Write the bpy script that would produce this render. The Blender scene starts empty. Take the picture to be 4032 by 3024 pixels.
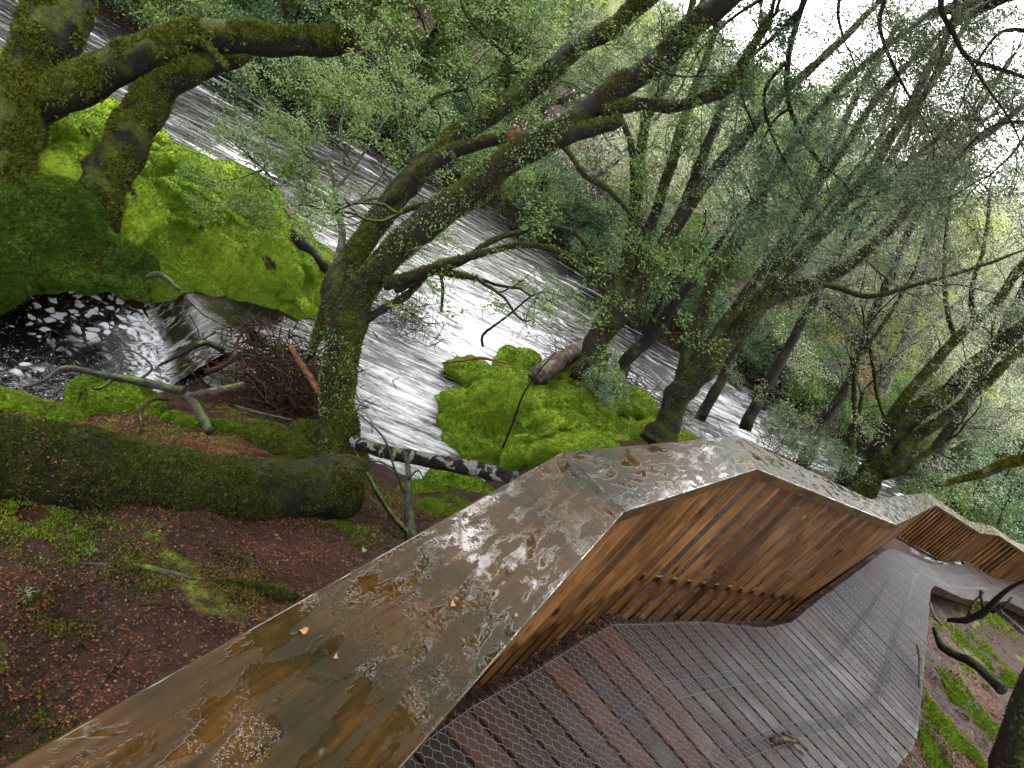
import bpy, bmesh, math, time
import numpy as np
R = math.radians
T0 = time.time()
SC = bpy.context.scene
COL = SC.collection

# ------------------------------------------------------------------ camera
ROLL, PITCH, FPX, CZ = R(36), R(26), 769.0, 5.7
cam = bpy.data.cameras.new('camera')
cam.sensor_width = 36.0
cam.lens = 36.0 * FPX / 1024.0
cam.clip_start, cam.clip_end = 0.05, 600
camo = bpy.data.objects.new('camera', cam)
COL.objects.link(camo)
SC.camera = camo
cr_, sr_, cp_, sp_ = math.cos(ROLL), math.sin(ROLL), math.cos(PITCH), math.sin(PITCH)
def ray(px, py):
    dx, dy = px - 512, py - 384
    u = dy * cr_ - dx * sr_
    r = dx * cr_ + dy * sr_
    return np.array([r, FPX * cp_ - u * sp_, -(u * cp_ + FPX * sp_)]) / FPX
from mathutils import Matrix
_x = ray(513, 384) - ray(512, 384); _x /= np.linalg.norm(_x)
_z = -ray(512, 384); _z /= np.linalg.norm(_z)
_y = np.cross(_z, _x)
camo.matrix_world = Matrix(((_x[0], _y[0], _z[0], 0), (_x[1], _y[1], _z[1], 0), (_x[2], _y[2], _z[2], CZ), (0, 0, 0, 1)))

# ------------------------------------------------------------------ sky, sun, exposure
SUN_EL, SUN_AZ = R(66), R(15)          # azimuth from +Y towards +X
w = bpy.data.worlds.new('World'); SC.world = w; w.use_nodes = True
nt = w.node_tree; nt.nodes.clear()
sky = nt.nodes.new('ShaderNodeTexSky'); sky.sky_type = 'NISHITA'; sky.sun_disc = False
sky.sun_elevation = SUN_EL; sky.sun_rotation = SUN_AZ; sky.dust_density = 1.0
hsv = nt.nodes.new('ShaderNodeHueSaturation'); hsv.inputs['Saturation'].default_value = 0.22
bg = nt.nodes.new('ShaderNodeBackground'); bg.inputs['Strength'].default_value = 0.15
wo = nt.nodes.new('ShaderNodeOutputWorld')
nt.links.new(sky.outputs[0], hsv.inputs['Color']); cl = nt.nodes.new('ShaderNodeMix'); cl.data_type = 'RGBA'; cl.inputs[0].default_value = .75   # even layer of cloud over the sky
cl.inputs[7].default_value = (5.0, 5.0, 5.05, 1)
nt.links.new(hsv.outputs[0], cl.inputs[6]); nt.links.new(cl.outputs[2], bg.inputs['Color'])
nt.links.new(bg.outputs[0], wo.inputs['Surface'])
sl = bpy.data.lights.new('sun', 'SUN'); sl.energy = 0.6; sl.angle = R(40); sl.color = (1, .97, .92)
so = bpy.data.objects.new('sun', sl); COL.objects.link(so)
so.rotation_euler = (math.pi / 2 - SUN_EL, 0, math.pi - SUN_AZ)
SC.view_settings.view_transform = 'Standard'; SC.view_settings.look = 'None'
SC.view_settings.exposure = 3.7; SC.view_settings.gamma = 1
SC.cycles.use_denoising = True
SC.cycles.max_bounces = 6; SC.cycles.diffuse_bounces = 4; SC.cycles.glossy_bounces = 3
SC.cycles.transmission_bounces = 3; SC.cycles.transparent_max_bounces = 4
SC.cycles.caustics_reflective = False; SC.cycles.caustics_refractive = False

# ------------------------------------------------------------------ picture point -> place
def P(px, py, d): return np.array([0, 0, CZ]) + ray(px, py) * d
def G(px, py, z):
    v = ray(px, py); return P(px, py, (z - CZ) / v[2])
def pts_px(L): return np.array([P(a[0], a[1], a[2]) for a in L]), np.array([a[3] * a[2] / FPX for a in L])

# ------------------------------------------------------------------ noise
def _h(i, j, k, s):
    n = (i * 374761393 + j * 668265263 + k * 2147483647 + s * 1274126177) & 0xffffffff
    n = ((n ^ (n >> 13)) * 1274126177) & 0xffffffff
    n = ((n ^ (n >> 16)) * 2246822519) & 0xffffffff
    return ((n ^ (n >> 15)) & 0xffff) / 32768.0 - 1.0
def vnoise(p, seed=0):
    p = np.asarray(p, float); i = np.floor(p).astype(np.int64); f = p - i; f = f * f * (3 - 2 * f)
    o = 0
    for a in (0, 1):
        for b in (0, 1):
            for c in (0, 1):
                wgt = (f[:, 0] if a else 1 - f[:, 0]) * (f[:, 1] if b else 1 - f[:, 1]) * (f[:, 2] if c else 1 - f[:, 2])
                o = o + wgt * _h(i[:, 0] + a, i[:, 1] + b, i[:, 2] + c, seed)
    return o
def fbm(p, seed=0, oct=3):
    o, a = 0, 1.0
    for k in range(oct):
        o = o + a * vnoise(np.asarray(p) * 2 ** k, seed + k); a *= .5
    return o

# ------------------------------------------------------------------ objects
def empty(name, loc, label, cat, group=None):
    o = bpy.data.objects.new(name, None); COL.objects.link(o)
    o.location = tuple(map(float, loc)); o['label'] = label; o['category'] = cat
    if group: o['group'] = group
    return o
def tag(o, label=None, cat=None, group=None, kind=None):
    for k, v in (('label', label), ('category', cat), ('group', group), ('kind', kind)):
        if v: o[k] = v
    return o
class MB:
    """collects faces of one mesh object"""
    def __init__(s): s.V = []; s.Q = []; s.Tr = []; s.n = 0; s.uv = []; s.hasuv = False; s.mi = []
    def add(s, V, Q=None, Tr=None, uvq=None, uvt=None):
        V = np.asarray(V, np.float64).reshape(-1, 3)
        if Q is not None and len(Q): s.Q.append(np.asarray(Q, np.int64).reshape(-1, 4) + s.n); s.uv.append(('q', uvq, len(Q)))
        if Tr is not None and len(Tr): s.Tr.append(np.asarray(Tr, np.int64).reshape(-1, 3) + s.n); s.uv.append(('t', uvt, len(Tr)))
        if uvq is not None or uvt is not None: s.hasuv = True
        s.V.append(V); s.n += len(V)
    def build(s, name, mat, parent=None, base=None, smooth=True):
        V = np.concatenate(s.V)
        me = bpy.data.meshes.new(name)
        org = np.array(parent.location if parent is not None else (base if base is not None else (0, 0, 0)), float)
        if parent is not None and parent.parent is not None: org = org + np.array(parent.parent.location)
        Q = np.concatenate(s.Q) if s.Q else np.zeros((0, 4), np.int64)
        Tr = np.concatenate(s.Tr) if s.Tr else np.zeros((0, 3), np.int64)
        me.vertices.add(len(V)); me.vertices.foreach_set('co', (V - org).astype(np.float32).ravel())
        nl = len(Q) * 4 + len(Tr) * 3
        me.loops.add(nl); me.loops.foreach_set('vertex_index', np.concatenate([Q.ravel(), Tr.ravel()]).astype(np.int32))
        me.polygons.add(len(Q) + len(Tr))
        st = np.concatenate([np.arange(len(Q)) * 4, len(Q) * 4 + np.arange(len(Tr)) * 3]).astype(np.int32)
        me.polygons.foreach_set('loop_start', st)
        me.polygons.foreach_set('use_smooth', np.full(len(st), bool(smooth)))
        if s.hasuv:
            uq = [u if u is not None else np.zeros((n * 4, 2)) for k, u, n in s.uv if k == 'q']
            ut = [u if u is not None else np.zeros((n * 3, 2)) for k, u, n in s.uv if k == 't']
            uv = np.concatenate([np.asarray(u, float).reshape(-1, 2) for u in uq + ut])
            me.uv_layers.new(name='UVMap').data.foreach_set('uv', uv.astype(np.float32).ravel())
        me.update(calc_edges=True); me.validate()
        if mat: me.materials.append(mat)
        o = bpy.data.objects.new(name, me); COL.objects.link(o)
        if parent is not None:
            o.parent = parent
        elif base is not None: o.location = tuple(map(float, base))
        return o

def smooth_poly(pts, rad, k=4):
    """Catmull-Rom through the points"""
    pts = np.asarray(pts, float); rad = np.asarray(rad, float); n = len(pts)
    pp = np.vstack([2 * pts[0] - pts[1], pts, 2 * pts[-1] - pts[-2]]); o = []; rr = []
    for i in range(n - 1):
        p0, p1, p2, p3 = pp[i:i + 4]
        for t in np.arange(k) / k:
            o.append(.5 * (2 * p1 + (p2 - p0) * t + (2 * p0 - 5 * p1 + 4 * p2 - p3) * t * t + (3 * p1 - p0 - 3 * p2 + p3) * t ** 3))
            rr.append(rad[i] * (1 - t) + rad[i + 1] * t)
    o.append(pts[-1]); rr.append(rad[-1])
    return np.array(o), np.array(rr)
def tube(mb, pts, rad, sides=8, lump=0.0, seed=0, lf=3.0, cap=True):
    pts = np.asarray(pts, float); n = len(pts)
    t = np.gradient(pts, axis=0); t /= np.linalg.norm(t, axis=1)[:, None] + 1e-9
    a = np.array([0, 0, 1.]) if abs(t[0][2]) < .9 else np.array([1., 0, 0])
    u = np.cross(t[0], a); u /= np.linalg.norm(u)
    U = np.empty((n, 3))
    for i in range(n):
        u = u - t[i] * np.dot(u, t[i]); u /= np.linalg.norm(u) + 1e-9; U[i] = u
    W = np.cross(t, U)
    ang = np.arange(sides) * 2 * math.pi / sides
    ring = U[:, None, :] * np.cos(ang)[None, :, None] + W[:, None, :] * np.sin(ang)[None, :, None]
    rr = np.broadcast_to(np.asarray(rad, float)[:, None], (n, sides)).copy()
    if lump:
        q = (pts[:, None, :] + ring * rr[:, :, None]).reshape(-1, 3)
        sc = lf / max(np.mean(rad), .01) * .35
        rr *= 1 + lump * fbm(q * sc, seed, 3).reshape(n, sides)
    V = (pts[:, None, :] + ring * rr[:, :, None]).reshape(-1, 3)
    i = np.arange(n - 1)[:, None] * sides; j = np.arange(sides)[None, :]; j2 = (j + 1) % sides
    Q = np.stack([i + j, i + j2, i + sides + j2, i + sides + j], -1).reshape(-1, 4)
    Tr = []
    if cap:
        V = np.vstack([V, pts[0], pts[-1]])
        c0, c1 = n * sides, n * sides + 1; jj = np.arange(sides); k2 = (jj + 1) % sides; e = (n - 1) * sides
        Tr = np.vstack([np.stack([np.full(sides, c0), k2, jj], -1), np.stack([np.full(sides, c1), e + jj, e + k2], -1)])
    mb.add(V, Q, Tr)
    return V[:n * sides], ring.reshape(-1, 3)

def rnd_unit(rng, n):
    v = rng.normal(size=(n, 3)); return v / (np.linalg.norm(v, axis=1)[:, None] + 1e-9)
def leaves(mb, C, rng, size=.03, flat=.6, asp=.6, updir=(0, 0, 1)):
    """kite shaped leaves, one quad each, centred on the points C"""
    n = len(C)
    nrm = rnd_unit(rng, n) * (1 - flat) + np.array(updir) * flat; nrm /= np.linalg.norm(nrm, axis=1)[:, None] + 1e-9
    d = np.cross(nrm, rnd_unit(rng, n)); d /= np.linalg.norm(d, axis=1)[:, None] + 1e-9
    s = np.cross(nrm, d); L = size * rng.uniform(.6, 1.35, n)[:, None]; Wd = L * asp
    V = np.stack([C - d * L * .5, C + s * Wd * .5 - d * L * .05 + nrm * L * .08, C + d * L * .5, C - s * Wd * .5 - d * L * .05 + nrm * L * .08], 1).reshape(-1, 3)
    mb.add(V, np.arange(n * 4).reshape(-1, 4))
def tufts(mb, C, N, rng, size=.03, spread=.6):
    n = len(C)
    d = N + rnd_unit(rng, n) * spread; d /= np.linalg.norm(d, axis=1)[:, None] + 1e-9
    s = np.cross(d, rnd_unit(rng, n)); s /= np.linalg.norm(s, axis=1)[:, None] + 1e-9
    L = size * rng.uniform(.5, 1.4, n)[:, None]
    B = C - N * size * .2
    V = np.stack([B - s * L * .28, B + s * L * .28, B + d * L], 1).reshape(-1, 3)
    mb.add(V, None, np.arange(n * 3).reshape(-1, 3))
def scatter(V, Q, n, rng, w=None):
    """points and normals spread over quads"""
    a, b, c, d = (V[Q[:, k]] for k in range(4))
    nr = np.cross(c - a, d - b); ar = np.linalg.norm(nr, axis=1) * .5
    N = nr / (np.linalg.norm(nr, axis=1)[:, None] + 1e-12)
    pr = ar if w is None else ar * w(.25 * (a + b + c + d), N)
    pr = pr / pr.sum()
    f = rng.choice(len(Q), n, p=pr); s, t = rng.random((2, n, 1))
    return (a[f] * (1 - s) + b[f] * s) * (1 - t) + (d[f] * (1 - s) + c[f] * s) * t, N[f]
def boxq(mb, c8, uvs=None, off=(0, 0)):
    """box from eight corners (4 bottom ring, 4 top ring); u of the map runs along edge 0-1, v across"""
    c8 = np.asarray(c8, float)
    Q = np.array([[0, 3, 2, 1], [4, 5, 6, 7], [0, 1, 5, 4], [1, 2, 6, 5], [2, 3, 7, 6], [3, 0, 4, 7]])
    L = np.linalg.norm(c8[1] - c8[0]); B = np.linalg.norm(c8[3] - c8[0]); H = np.linalg.norm(c8[4] - c8[0])
    if uvs == 'z':   # grain along height
        l, b, h = B, 0, H
        uv = [[(0, 0), (0, B), (L, B), (L, 0)], [(0, 0), (L, 0), (L, B), (0, B)], [(0, 0), (0, L), (H, L), (H, 0)], [(0, L), (0, L + B), (H, L + B), (H, L)], [(0, L + B), (0, 2 * L + B), (H, 2 * L + B), (H, L + B)], [(0, 2 * L + B), (0, 2 * L + 2 * B), (H, 2 * L + 2 * B), (H, 2 * L + B)]]
    else:
        uv = [[(0, 0), (0, B), (L, B), (L, 0)], [(0, 0), (L, 0), (L, B), (0, B)], [(0, -H), (L, -H), (L, 0), (0, 0)], [(L, 0), (L, B), (L + H, B), (L + H, 0)], [(L, B + H), (0, B + H), (0, B), (L, B)], [(0, B), (0, 0), (-H, 0), (-H, B)]]
    mb.add(c8, Q, uvq=np.array(uv, float).reshape(-1, 2) + np.array(off))

# ------------------------------------------------------------------ materials
class NB:
    def __init__(s, name):
        s.m = bpy.data.materials.new(name); s.m.use_nodes = True; s.t = s.m.node_tree; s.t.nodes.clear()
    def n(s, typ, ins=None, **props):
        nd = s.t.nodes.new('ShaderNode' + typ)
        for k, v in props.items(): setattr(nd, k, v)
        for k, v in (ins or {}).items():
            sk = nd.inputs[k]
            if hasattr(v, 'is_output'): s.t.links.new(v, sk)
            elif isinstance(v, tuple) and len(v) == 3 and sk.type == 'RGBA': sk.default_value = v + (1,)
            else: sk.default_value = v
        return nd
    def pos(s): return s.n('NewGeometry').outputs['Position']
    def normal(s): return s.n('NewGeometry').outputs['Normal']
    def island(s): return s.n('NewGeometry').outputs['Random Per Island']
    def uv(s): return s.n('TexCoord').outputs['UV']
    def objc(s): return s.n('TexCoord').outputs['Object']
    def scale(s, v, k, loc=(0, 0, 0)): return s.n('Mapping', {'Vector': v, 'Scale': k, 'Location': loc}).outputs[0]
    def noise(s, v, sc, det=4, rough=.6, dist=0.0): return s.n('TexNoise', {'Vector': v, 'Scale': sc, 'Detail': det, 'Roughness': rough, 'Distortion': dist}).outputs['Fac']
    def vor(s, v, sc, feat='F1', out='Distance'): return s.n('TexVoronoi', {'Vector': v, 'Scale': sc}, feature=feat).outputs[out]
    def ramp(s, f, stops):
        nd = s.n('ValToRGB', {'Fac': f}); cr = nd.color_ramp
        while len(cr.elements) < len(stops): cr.elements.new(.5)
        for e, (p, c) in zip(cr.elements, stops):
            e.position = p; e.color = (c if isinstance(c, tuple) else (c, c, c)) + (1,)
        return nd.outputs['Color']
    def step(s, f, a, b): return s.n('MapRange', {'Value': f, 'From Min': a, 'From Max': b, 'To Min': 0.0, 'To Max': 1.0}, clamp=True).outputs[0]
    def lerp(s, f, a, b): return s.n('MapRange', {'Value': f, 'From Min': 0.0, 'From Max': 1.0, 'To Min': a, 'To Max': b}).outputs[0]
    def math(s, op, a, b=0.0): return s.n('Math', {0: a, 1: b}, operation=op).outputs[0]
    def mix(s, f, a, b, mode='MIX'):
        nd = s.t.nodes.new('ShaderNodeMix'); nd.data_type = 'RGBA'; nd.blend_type = mode
        for k, v in ((0, f), (6, a), (7, b)):
            if hasattr(v, 'is_output'): s.t.links.new(v, nd.inputs[k])
            else: nd.inputs[k].default_value = v + (1,) if isinstance(v, tuple) else v
        return nd.outputs[2]
    def up(s): return s.n('SeparateXYZ', {0: s.normal()}).outputs['Z']
    def bump(s, h, strength=.5, dist=.02, nrm=None):
        d = {'Height': h, 'Strength': strength, 'Distance': dist}
        if nrm is not None: d['Normal'] = nrm
        return s.n('Bump', d).outputs[0]
    def out(s, col, rough=.6, bump=None, spec=.5, sss=None, metal=0.0, **k):
        d = {'Base Color': col, 'Roughness': rough, 'Specular IOR Level': spec, 'Metallic': metal}
        if bump is not None: d['Normal'] = bump
        d.update({a.replace('_', ' '): b for a, b in k.items()})
        b = s.n('BsdfPrincipled', d)
        s.n('OutputMaterial', {'Surface': b.outputs[0]}); s.b = b
        return s.m
def leaf_mat(name, cols, rough=.4, trans=.3, spec=.5, patch=.35):
    spec = spec * .6; rough = rough + .08
    b = NB(name); isl = b.island()
    n = len(cols); c = b.ramp(isl, [(i / max(n - 1, 1), cols[i]) for i in range(n)])
    big = b.noise(b.pos(), .9, 2); c = b.mix(b.step(big, .3, .7), c, b.mix(1.0, c, (patch, patch, patch), 'MULTIPLY')) if patch < 1 else c
    p = b.n('BsdfPrincipled', {'Base Color': c, 'Roughness': rough, 'Specular IOR Level': spec})
    t = b.n('BsdfTranslucent', {'Color': c})
    mx = b.n('MixShader', {0: trans, 1: p.outputs[0], 2: t.outputs[0]})
    b.n('OutputMaterial', {'Surface': mx.outputs[0]}); return b.m
def bark_mat(name, dark, light, moss=(.09, .12, .015), mossamt=.5, lich=.3, lcol=(.36, .37, .31), rough=.55):
    b = NB(name); p = b.pos()
    n1 = b.noise(p, 14, 5, .65); n2 = b.noise(p, 3.2, 4); n3 = b.noise(p, 60, 3)
    c = b.mix(b.step(n1, .35, .7), dark, light)
    ln = b.noise(p, 7, 4, .6, .6); c = b.mix(b.math('MULTIPLY', b.step(ln, .72 - lich * .3, .76 - lich * .3), .8), c, b.mix(n3, lcol, tuple(x * .5 for x in lcol)))
    up = b.up(); mm = b.math('ADD', b.math('MULTIPLY', up, .35), b.math('SUBTRACT', n2, .5 - (mossamt - .5)))
    mc = b.mix(b.step(b.noise(p, 22, 3), .35, .65), moss, (moss[0] * .35, moss[1] * .42, moss[2] * .5))
    c = b.mix(b.step(mm, .0, .16), c, mc)
    h = b.math('ADD', b.math('MULTIPLY', n1, 1.0), b.math('MULTIPLY', n3, .5))
    return b.out(c, b.lerp(n1, rough - .15, rough + .2), b.bump(h, 1.0, .045), .06)
def moss_mat(name, a, bcol, ccol):
    b = NB(name); p = b.pos(); isl = b.island()
    n1 = b.noise(p, 1.6, 4); n2 = b.noise(p, 9, 4); n3 = b.noise(p, 120, 2)
    c = b.mix(b.step(n1, .4, .66), a, bcol); c = b.mix(b.math('MULTIPLY', b.step(n2, .5, .72), .8), c, ccol)
    c = b.mix(1.0, c, b.ramp(isl, [(0, (.5, .55, .5)), (.5, (1.05, 1.05, 1.0)), (1, (1.7, 1.5, 2.2))]), 'MULTIPLY')
    n4 = b.noise(p, 26, 4, .7); c = b.mix(1.0, c, b.ramp(n4, [(.3, .75), (.7, 1.3)]), 'MULTIPLY')
    soil = b.step(b.noise(p, 2.3, 5, .65, .5), .635, .69)
    c = b.mix(soil, c, b.mix(n2, (.016, .009, .006), (.04, .024, .017)))
    h = b.math('ADD', b.math('MULTIPLY', n2, 1.2), b.math('ADD', b.math('MULTIPLY', n3, .6), n4))
    return b.out(c, .75, b.bump(h, 1.0, .04), .08)
def wood_mat(name, a, bcol, ccol, rough=(.3, .55), stretch=14, spec=.5, knots=True, per=.35):
    b = NB(name); uv = b.uv(); isl = b.island()
    of = b.n('CombineXYZ', {0: b.math('MULTIPLY', isl, 37.0), 1: b.math('MULTIPLY', isl, 91.0), 2: b.math('MULTIPLY', isl, 13.0)}).outputs[0]
    v = b.n('VectorMath', {0: uv, 1: of}, operation='ADD').outputs[0]
    g = b.noise(b.scale(v, (1.6, stretch * 2.6, 1)), 3, 6, .65, .8); g2 = b.noise(b.scale(v, (3, stretch * 10, 1)), 4, 3); g3 = b.noise(v, 2.2, 3)
    c = b.mix(b.step(g, .35, .68), a, bcol); c = b.mix(b.math('MULTIPLY', b.step(g3, .48, .68), .7), c, ccol)
    if knots:
        kd = b.vor(b.scale(v, (3.2, 9, 1)), 1.0); c = b.mix(b.step(kd, .16, .07), c, tuple(x * .25 for x in a))
    c = b.mix(1.0, c, b.ramp(isl, [(0, 1 - per), (1, 1 + per)]), 'MULTIPLY')
    return b.out(c, b.lerp(g3, rough[0], rough[1]), b.bump(b.math('ADD', g, b.math('MULTIPLY', g2, .5)), .35, .004), spec * .5)

M = {}
M['moss'] = moss_mat('bright_moss', (.075, .142, .006), (.140, .205, .011), (.034, .068, .005))
M['moss_dull'] = moss_mat('dull_moss', (.034, .044, .007), (.060, .070, .009), (.018, .023, .004))
M['moss_yellow'] = moss_mat('trunk_moss', (.055, .072, .006), (.085, .092, .008), (.022, .03, .004))
M['bark'] = bark_mat('mossy_bark', (.0045, .0036, .0028), (.017, .013, .0095), (.03, .037, .005), mossamt=.36, lich=.06, lcol=(.09, .095, .075))
M['bark_green'] = bark_mat('very_mossy_bark', (.004, .0033, .0025), (.013, .010, .007), (.036, .045, .005), mossamt=.46, lich=.0, lcol=(.05, .06, .03))
M['bark_log'] = bark_mat('log_bark', (.004, .003, .002), (.012, .0085, .0055), (.016, .019, .0035), mossamt=.46, lich=.0, lcol=(.05, .06, .03))
M['moss_deep_shaded'] = moss_mat('deep_green_shaded_moss', (.026, .056, .004), (.055, .098, .006), (.012, .026, .003))  # darker green moss, with the shade under the left tree added to its colour
M['bark_dark'] = bark_mat('dark_wet_bark', (.004, .003, .0028), (.013, .010, .0085), mossamt=.25, lich=.1, lcol=(.08, .08, .075))
M['bark_pale'] = bark_mat('lichen_bark', (.02, .018, .014), (.07, .065, .052), (.05, .06, .02), mossamt=.36, lich=.6, lcol=(.16, .165, .14))
M['bark_red'] = bark_mat('red_wet_wood', (.010, .004, .0035), (.04, .017, .012), mossamt=.15, lich=.1, lcol=(.08, .07, .06))
M['bark_rot'] = bark_mat('rotting_wood', (.018, .011, .009), (.085, .06, .048), mossamt=.2, lich=.5, lcol=(.17, .15, .14))
M['bark_spot'] = bark_mat('pale_patched_bark', (.004, .0036, .0036), (.013, .012, .011), mossamt=.2, lich=.62, lcol=(.17, .165, .145))
M['grey_wood'] = bark_mat('grey_drift_wood', (.012, .011, .011), (.045, .041, .041), mossamt=.25, lich=.15, lcol=(.08, .08, .08))
M['split'] = bark_mat('split_wood', (.03, .012, .006), (.12, .05, .022), mossamt=.05, lich=.1, lcol=(.1, .07, .05))
M['twig'] = bark_mat('twig_bark', (.005, .0038, .003), (.018, .013, .010), mossamt=.3, lich=.3, lcol=(.1, .1, .085))
M['twig_pale'] = bark_mat('pale_twig_bark', (.035, .03, .025), (.12, .11, .095), mossamt=.3, lich=.6)
M['litter_twig'] = bark_mat('red_brown_stick', (.010, .0045, .003), (.042, .019, .012), mossamt=.12, lich=.15, lcol=(.1, .08, .065))
M['leaf_a'] = leaf_mat('myrtle_leaf', [(.042, .088, .014), (.085, .15, .024), (.15, .215, .042)], .42, .35, .35, patch=.65)
M['leaf_b'] = leaf_mat('grey_green_leaf', [(.06, .082, .038), (.105, .13, .065), (.18, .205, .115)], .42, .3, .35, patch=.75)
M['leaf_y'] = leaf_mat('yellow_green_leaf', [(.14, .19, .03), (.22, .26, .05), (.30, .31, .09)], .45, .4, .35, patch=.75)
M['leaf_d'] = leaf_mat('dark_green_leaf', [(.03, .06, .025), (.05, .095, .04), (.09, .14, .06)], .4, .3, .35, patch=.8)
M['leaf_r'] = leaf_mat('russet_leaf', [(.17, .065, .045), (.25, .11, .075), (.32, .18, .12)], .5, .3, .3, patch=.8)
M['leaf_p'] = leaf_mat('pale_leaf', [(.18, .20, .10), (.27, .29, .17), (.38, .39, .26)], .45, .35, .35, patch=.8)
M['leaf_t'] = leaf_mat('blue_green_leaf', [(.045, .085, .038), (.08, .135, .065), (.14, .20, .115)], .4, .3, .35, patch=.75)
M['lichen'] = leaf_mat('leafy_lichen', [(.04, .075, .015), (.075, .12, .03), (.12, .16, .065)], .5, .15, .3, patch=1)
M['grass'] = leaf_mat('grass_blade', [(.04, .085, .015), (.08, .13, .03)], .4, .3, patch=1)
M['litter'] = leaf_mat('fallen_leaf', [(.03, .009, .005), (.08, .02, .008), (.13, .036, .012), (.045, .017, .009), (.18, .09, .035)], .45, .1, .15, patch=.45)
M['rail_leaf'] = leaf_mat('tan_leaf', [(.16, .07, .03), (.22, .12, .05)], .4, .1, patch=1)
M['chip'] = leaf_mat('lichen_bit', [(.012, .011, .010), (.04, .038, .035)], .5, 0, patch=1)

# ------------------------------------------------------------------ boardwalk lines
def zdeck(x, y):
    return np.interp(.5 * x + .866 * y, [-2, 0, 2.24, 4.0, 6.35, 16.7, 20, 26], [4.1, 3.82, 3.5, 3.3, 2.94, .85, .45, .45])
DL = np.array([(-.35, -1.4), (.1, .9), (.57, 2.07), (1.12, 3.2), (1.82, 3.99), (2.34, 4.51), (2.66, 4.94), (3.3, 6.1), (6.25, 11.39), (6.88, 12.41), (9.12, 14.92), (11.05, 17.34), (13.14, 18.56), (17, 20.6)])
DR = np.array([(.95, -1.4), (1.35, .7), (1.75, 1.75), (2.24, 2.75), (2.95, 3.6), (3.3, 4.0), (3.72, 4.6), (4.25, 5.6), (7.38, 11.65), (7.9, 12.5), (10.05, 14.65), (11.89, 16.7), (13.7, 17.4), (17.6, 19.4)])
RO = np.array([(-.55, -.85), (.28, 2.36), (1.23, 4.24), (2.87, 5.97), (7.98, 15.19), (9.58, 16.16), (10.84, 17.6), (11.6, 17.72), (16, 21)])   # outer rail corners
RI = np.array([(-.2, -.9), (.56, 2.27), (1.37, 3.99), (3.11, 5.84), (8.13, 14.86), (9.77, 15.89), (10.97, 17.29), (11.68, 17.39), (16.2, 20.75)])

# ------------------------------------------------------------------ ground sheet
NEAR = [(90, 110), (150, 145), (200, 172), (260, 210), (330, 262), (350, 290), (372, 340), (372, 400), (385, 470), (430, 487), (480, 480), (495, 465), (450, 440), (424, 400), (432, 365), (500, 345), (555, 365), (610, 385), (660, 420), (700, 440), (760, 440), (830, 470)]
FAR = [(0, -40), (60, -5), (100, 15), (160, 40), (250, 88), (340, 125), (462, 185), (580, 270), (640, 330), (700, 350), (808, 424)]
cp = []
nb = np.array([G(a, b, 0)[:2] for a, b in NEAR]); fb = np.array([G(a, b, 0)[:2] for a, b in FAR])
nb[-1] = (8.2, 18.6)
nb = np.vstack([[(-18, 7.6), (-12, 9.2)], nb, [(12, 21.5), (18, 25), (30, 33)]])
fb = np.vstack([[(-24, 10), (-17, 12)], fb, [(12, 25), (17, 29.5), (28, 38)]])
cp += [(x, y, -.08) for x, y in nb] + [(x, y, .02) for x, y in fb]
for x, y in [(-20, 9), (-14, 11), (-9, 12.6), (-6, 14), (-3, 15.5), (0, 16), (2.5, 16.8), (5.5, 18.5), (9, 21), (14, 25), (24, 33), (-.8, 11), (-1.1, 9.6), (0, 8.6), (-1.9, 12.5), (-3.5, 14), (1, 15)]: cp.append((x, y, -.7))
for k, (dd, zz) in enumerate([(1.6, .9), (5, 2.0), (12, 2.6), (26, 3.0), (60, 5), (110, 9)]):
    for i in range(0, len(fb), 2 if k < 3 else 4):
        x, y = fb[i]; ddx = .35 * (x + 2) / 12.; v = np.array([ddx, 1.]); v /= np.linalg.norm(v)
        cp.append((x + v[0] * dd, y + v[1] * dd, zz))
# pool and side channel
for a in [(0, 280), (70, 290), (130, 305), (0, 405), (60, 405), (150, 392), (200, 375)]: cp.append(tuple(G(*a, -.35)[:2]) + (-.37,))
for a in [(60, 345), (110, 345), (10, 340), (150, 350)]: cp.append(tuple(G(*a, -.35)[:2]) + (-.8,))
for a in [(175, 300), (205, 320), (225, 340)]: cp.append(tuple(G(*a, 0)[:2]) + (-.25,))
cp += [(-7, 5.5, -.8), (-10, 4, -.8), (-6, 3.6, .2), (-9, 2.0, .6), (-13, -2, .8), (-3.0, 9.0, -.3), (-3.3, 9.6, -.2), (-8, 8, -.3), (-5.5, 9, -.3), (-10, 7.6, -.4)]
cp += [(-4.5, 10, -.3), (.6, 10, -.1), (1.6, 11.6, .1), (2.6, 11.2, .6), (1.2, 12.6, .35), (2.2, 12.9, .45)]
for a, z in [((335, 450), .95), ((20, 740), 2.1), ((150, 600), 1.9), ((50, 510), 1.75), ((350, 520), 1.5), ((410, 520), 1.3), ((300, 600), 2.0), ((250, 700), 2.3), ((150, 480), 1.75), ((100, 420), .75), ((200, 430), 1.0), ((470, 490), .5), ((0, 455), 1.5), ((348, 475), 1.2), ((640, 440), 1.1), ((560, 460), 1.2), ((250, 440), .9), ((290, 400), .35), ((480, 500), 1.0), ((90, 385), 0.1), ((10, 420), .3)]:
    cp.append(tuple(G(*a, z)[:2]) + (z,))
cp += [(-3, 1, 2.0), (-6, -3, 2.2), (-1.2, .2, 2.6), (0, -3, 3.6)]
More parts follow.
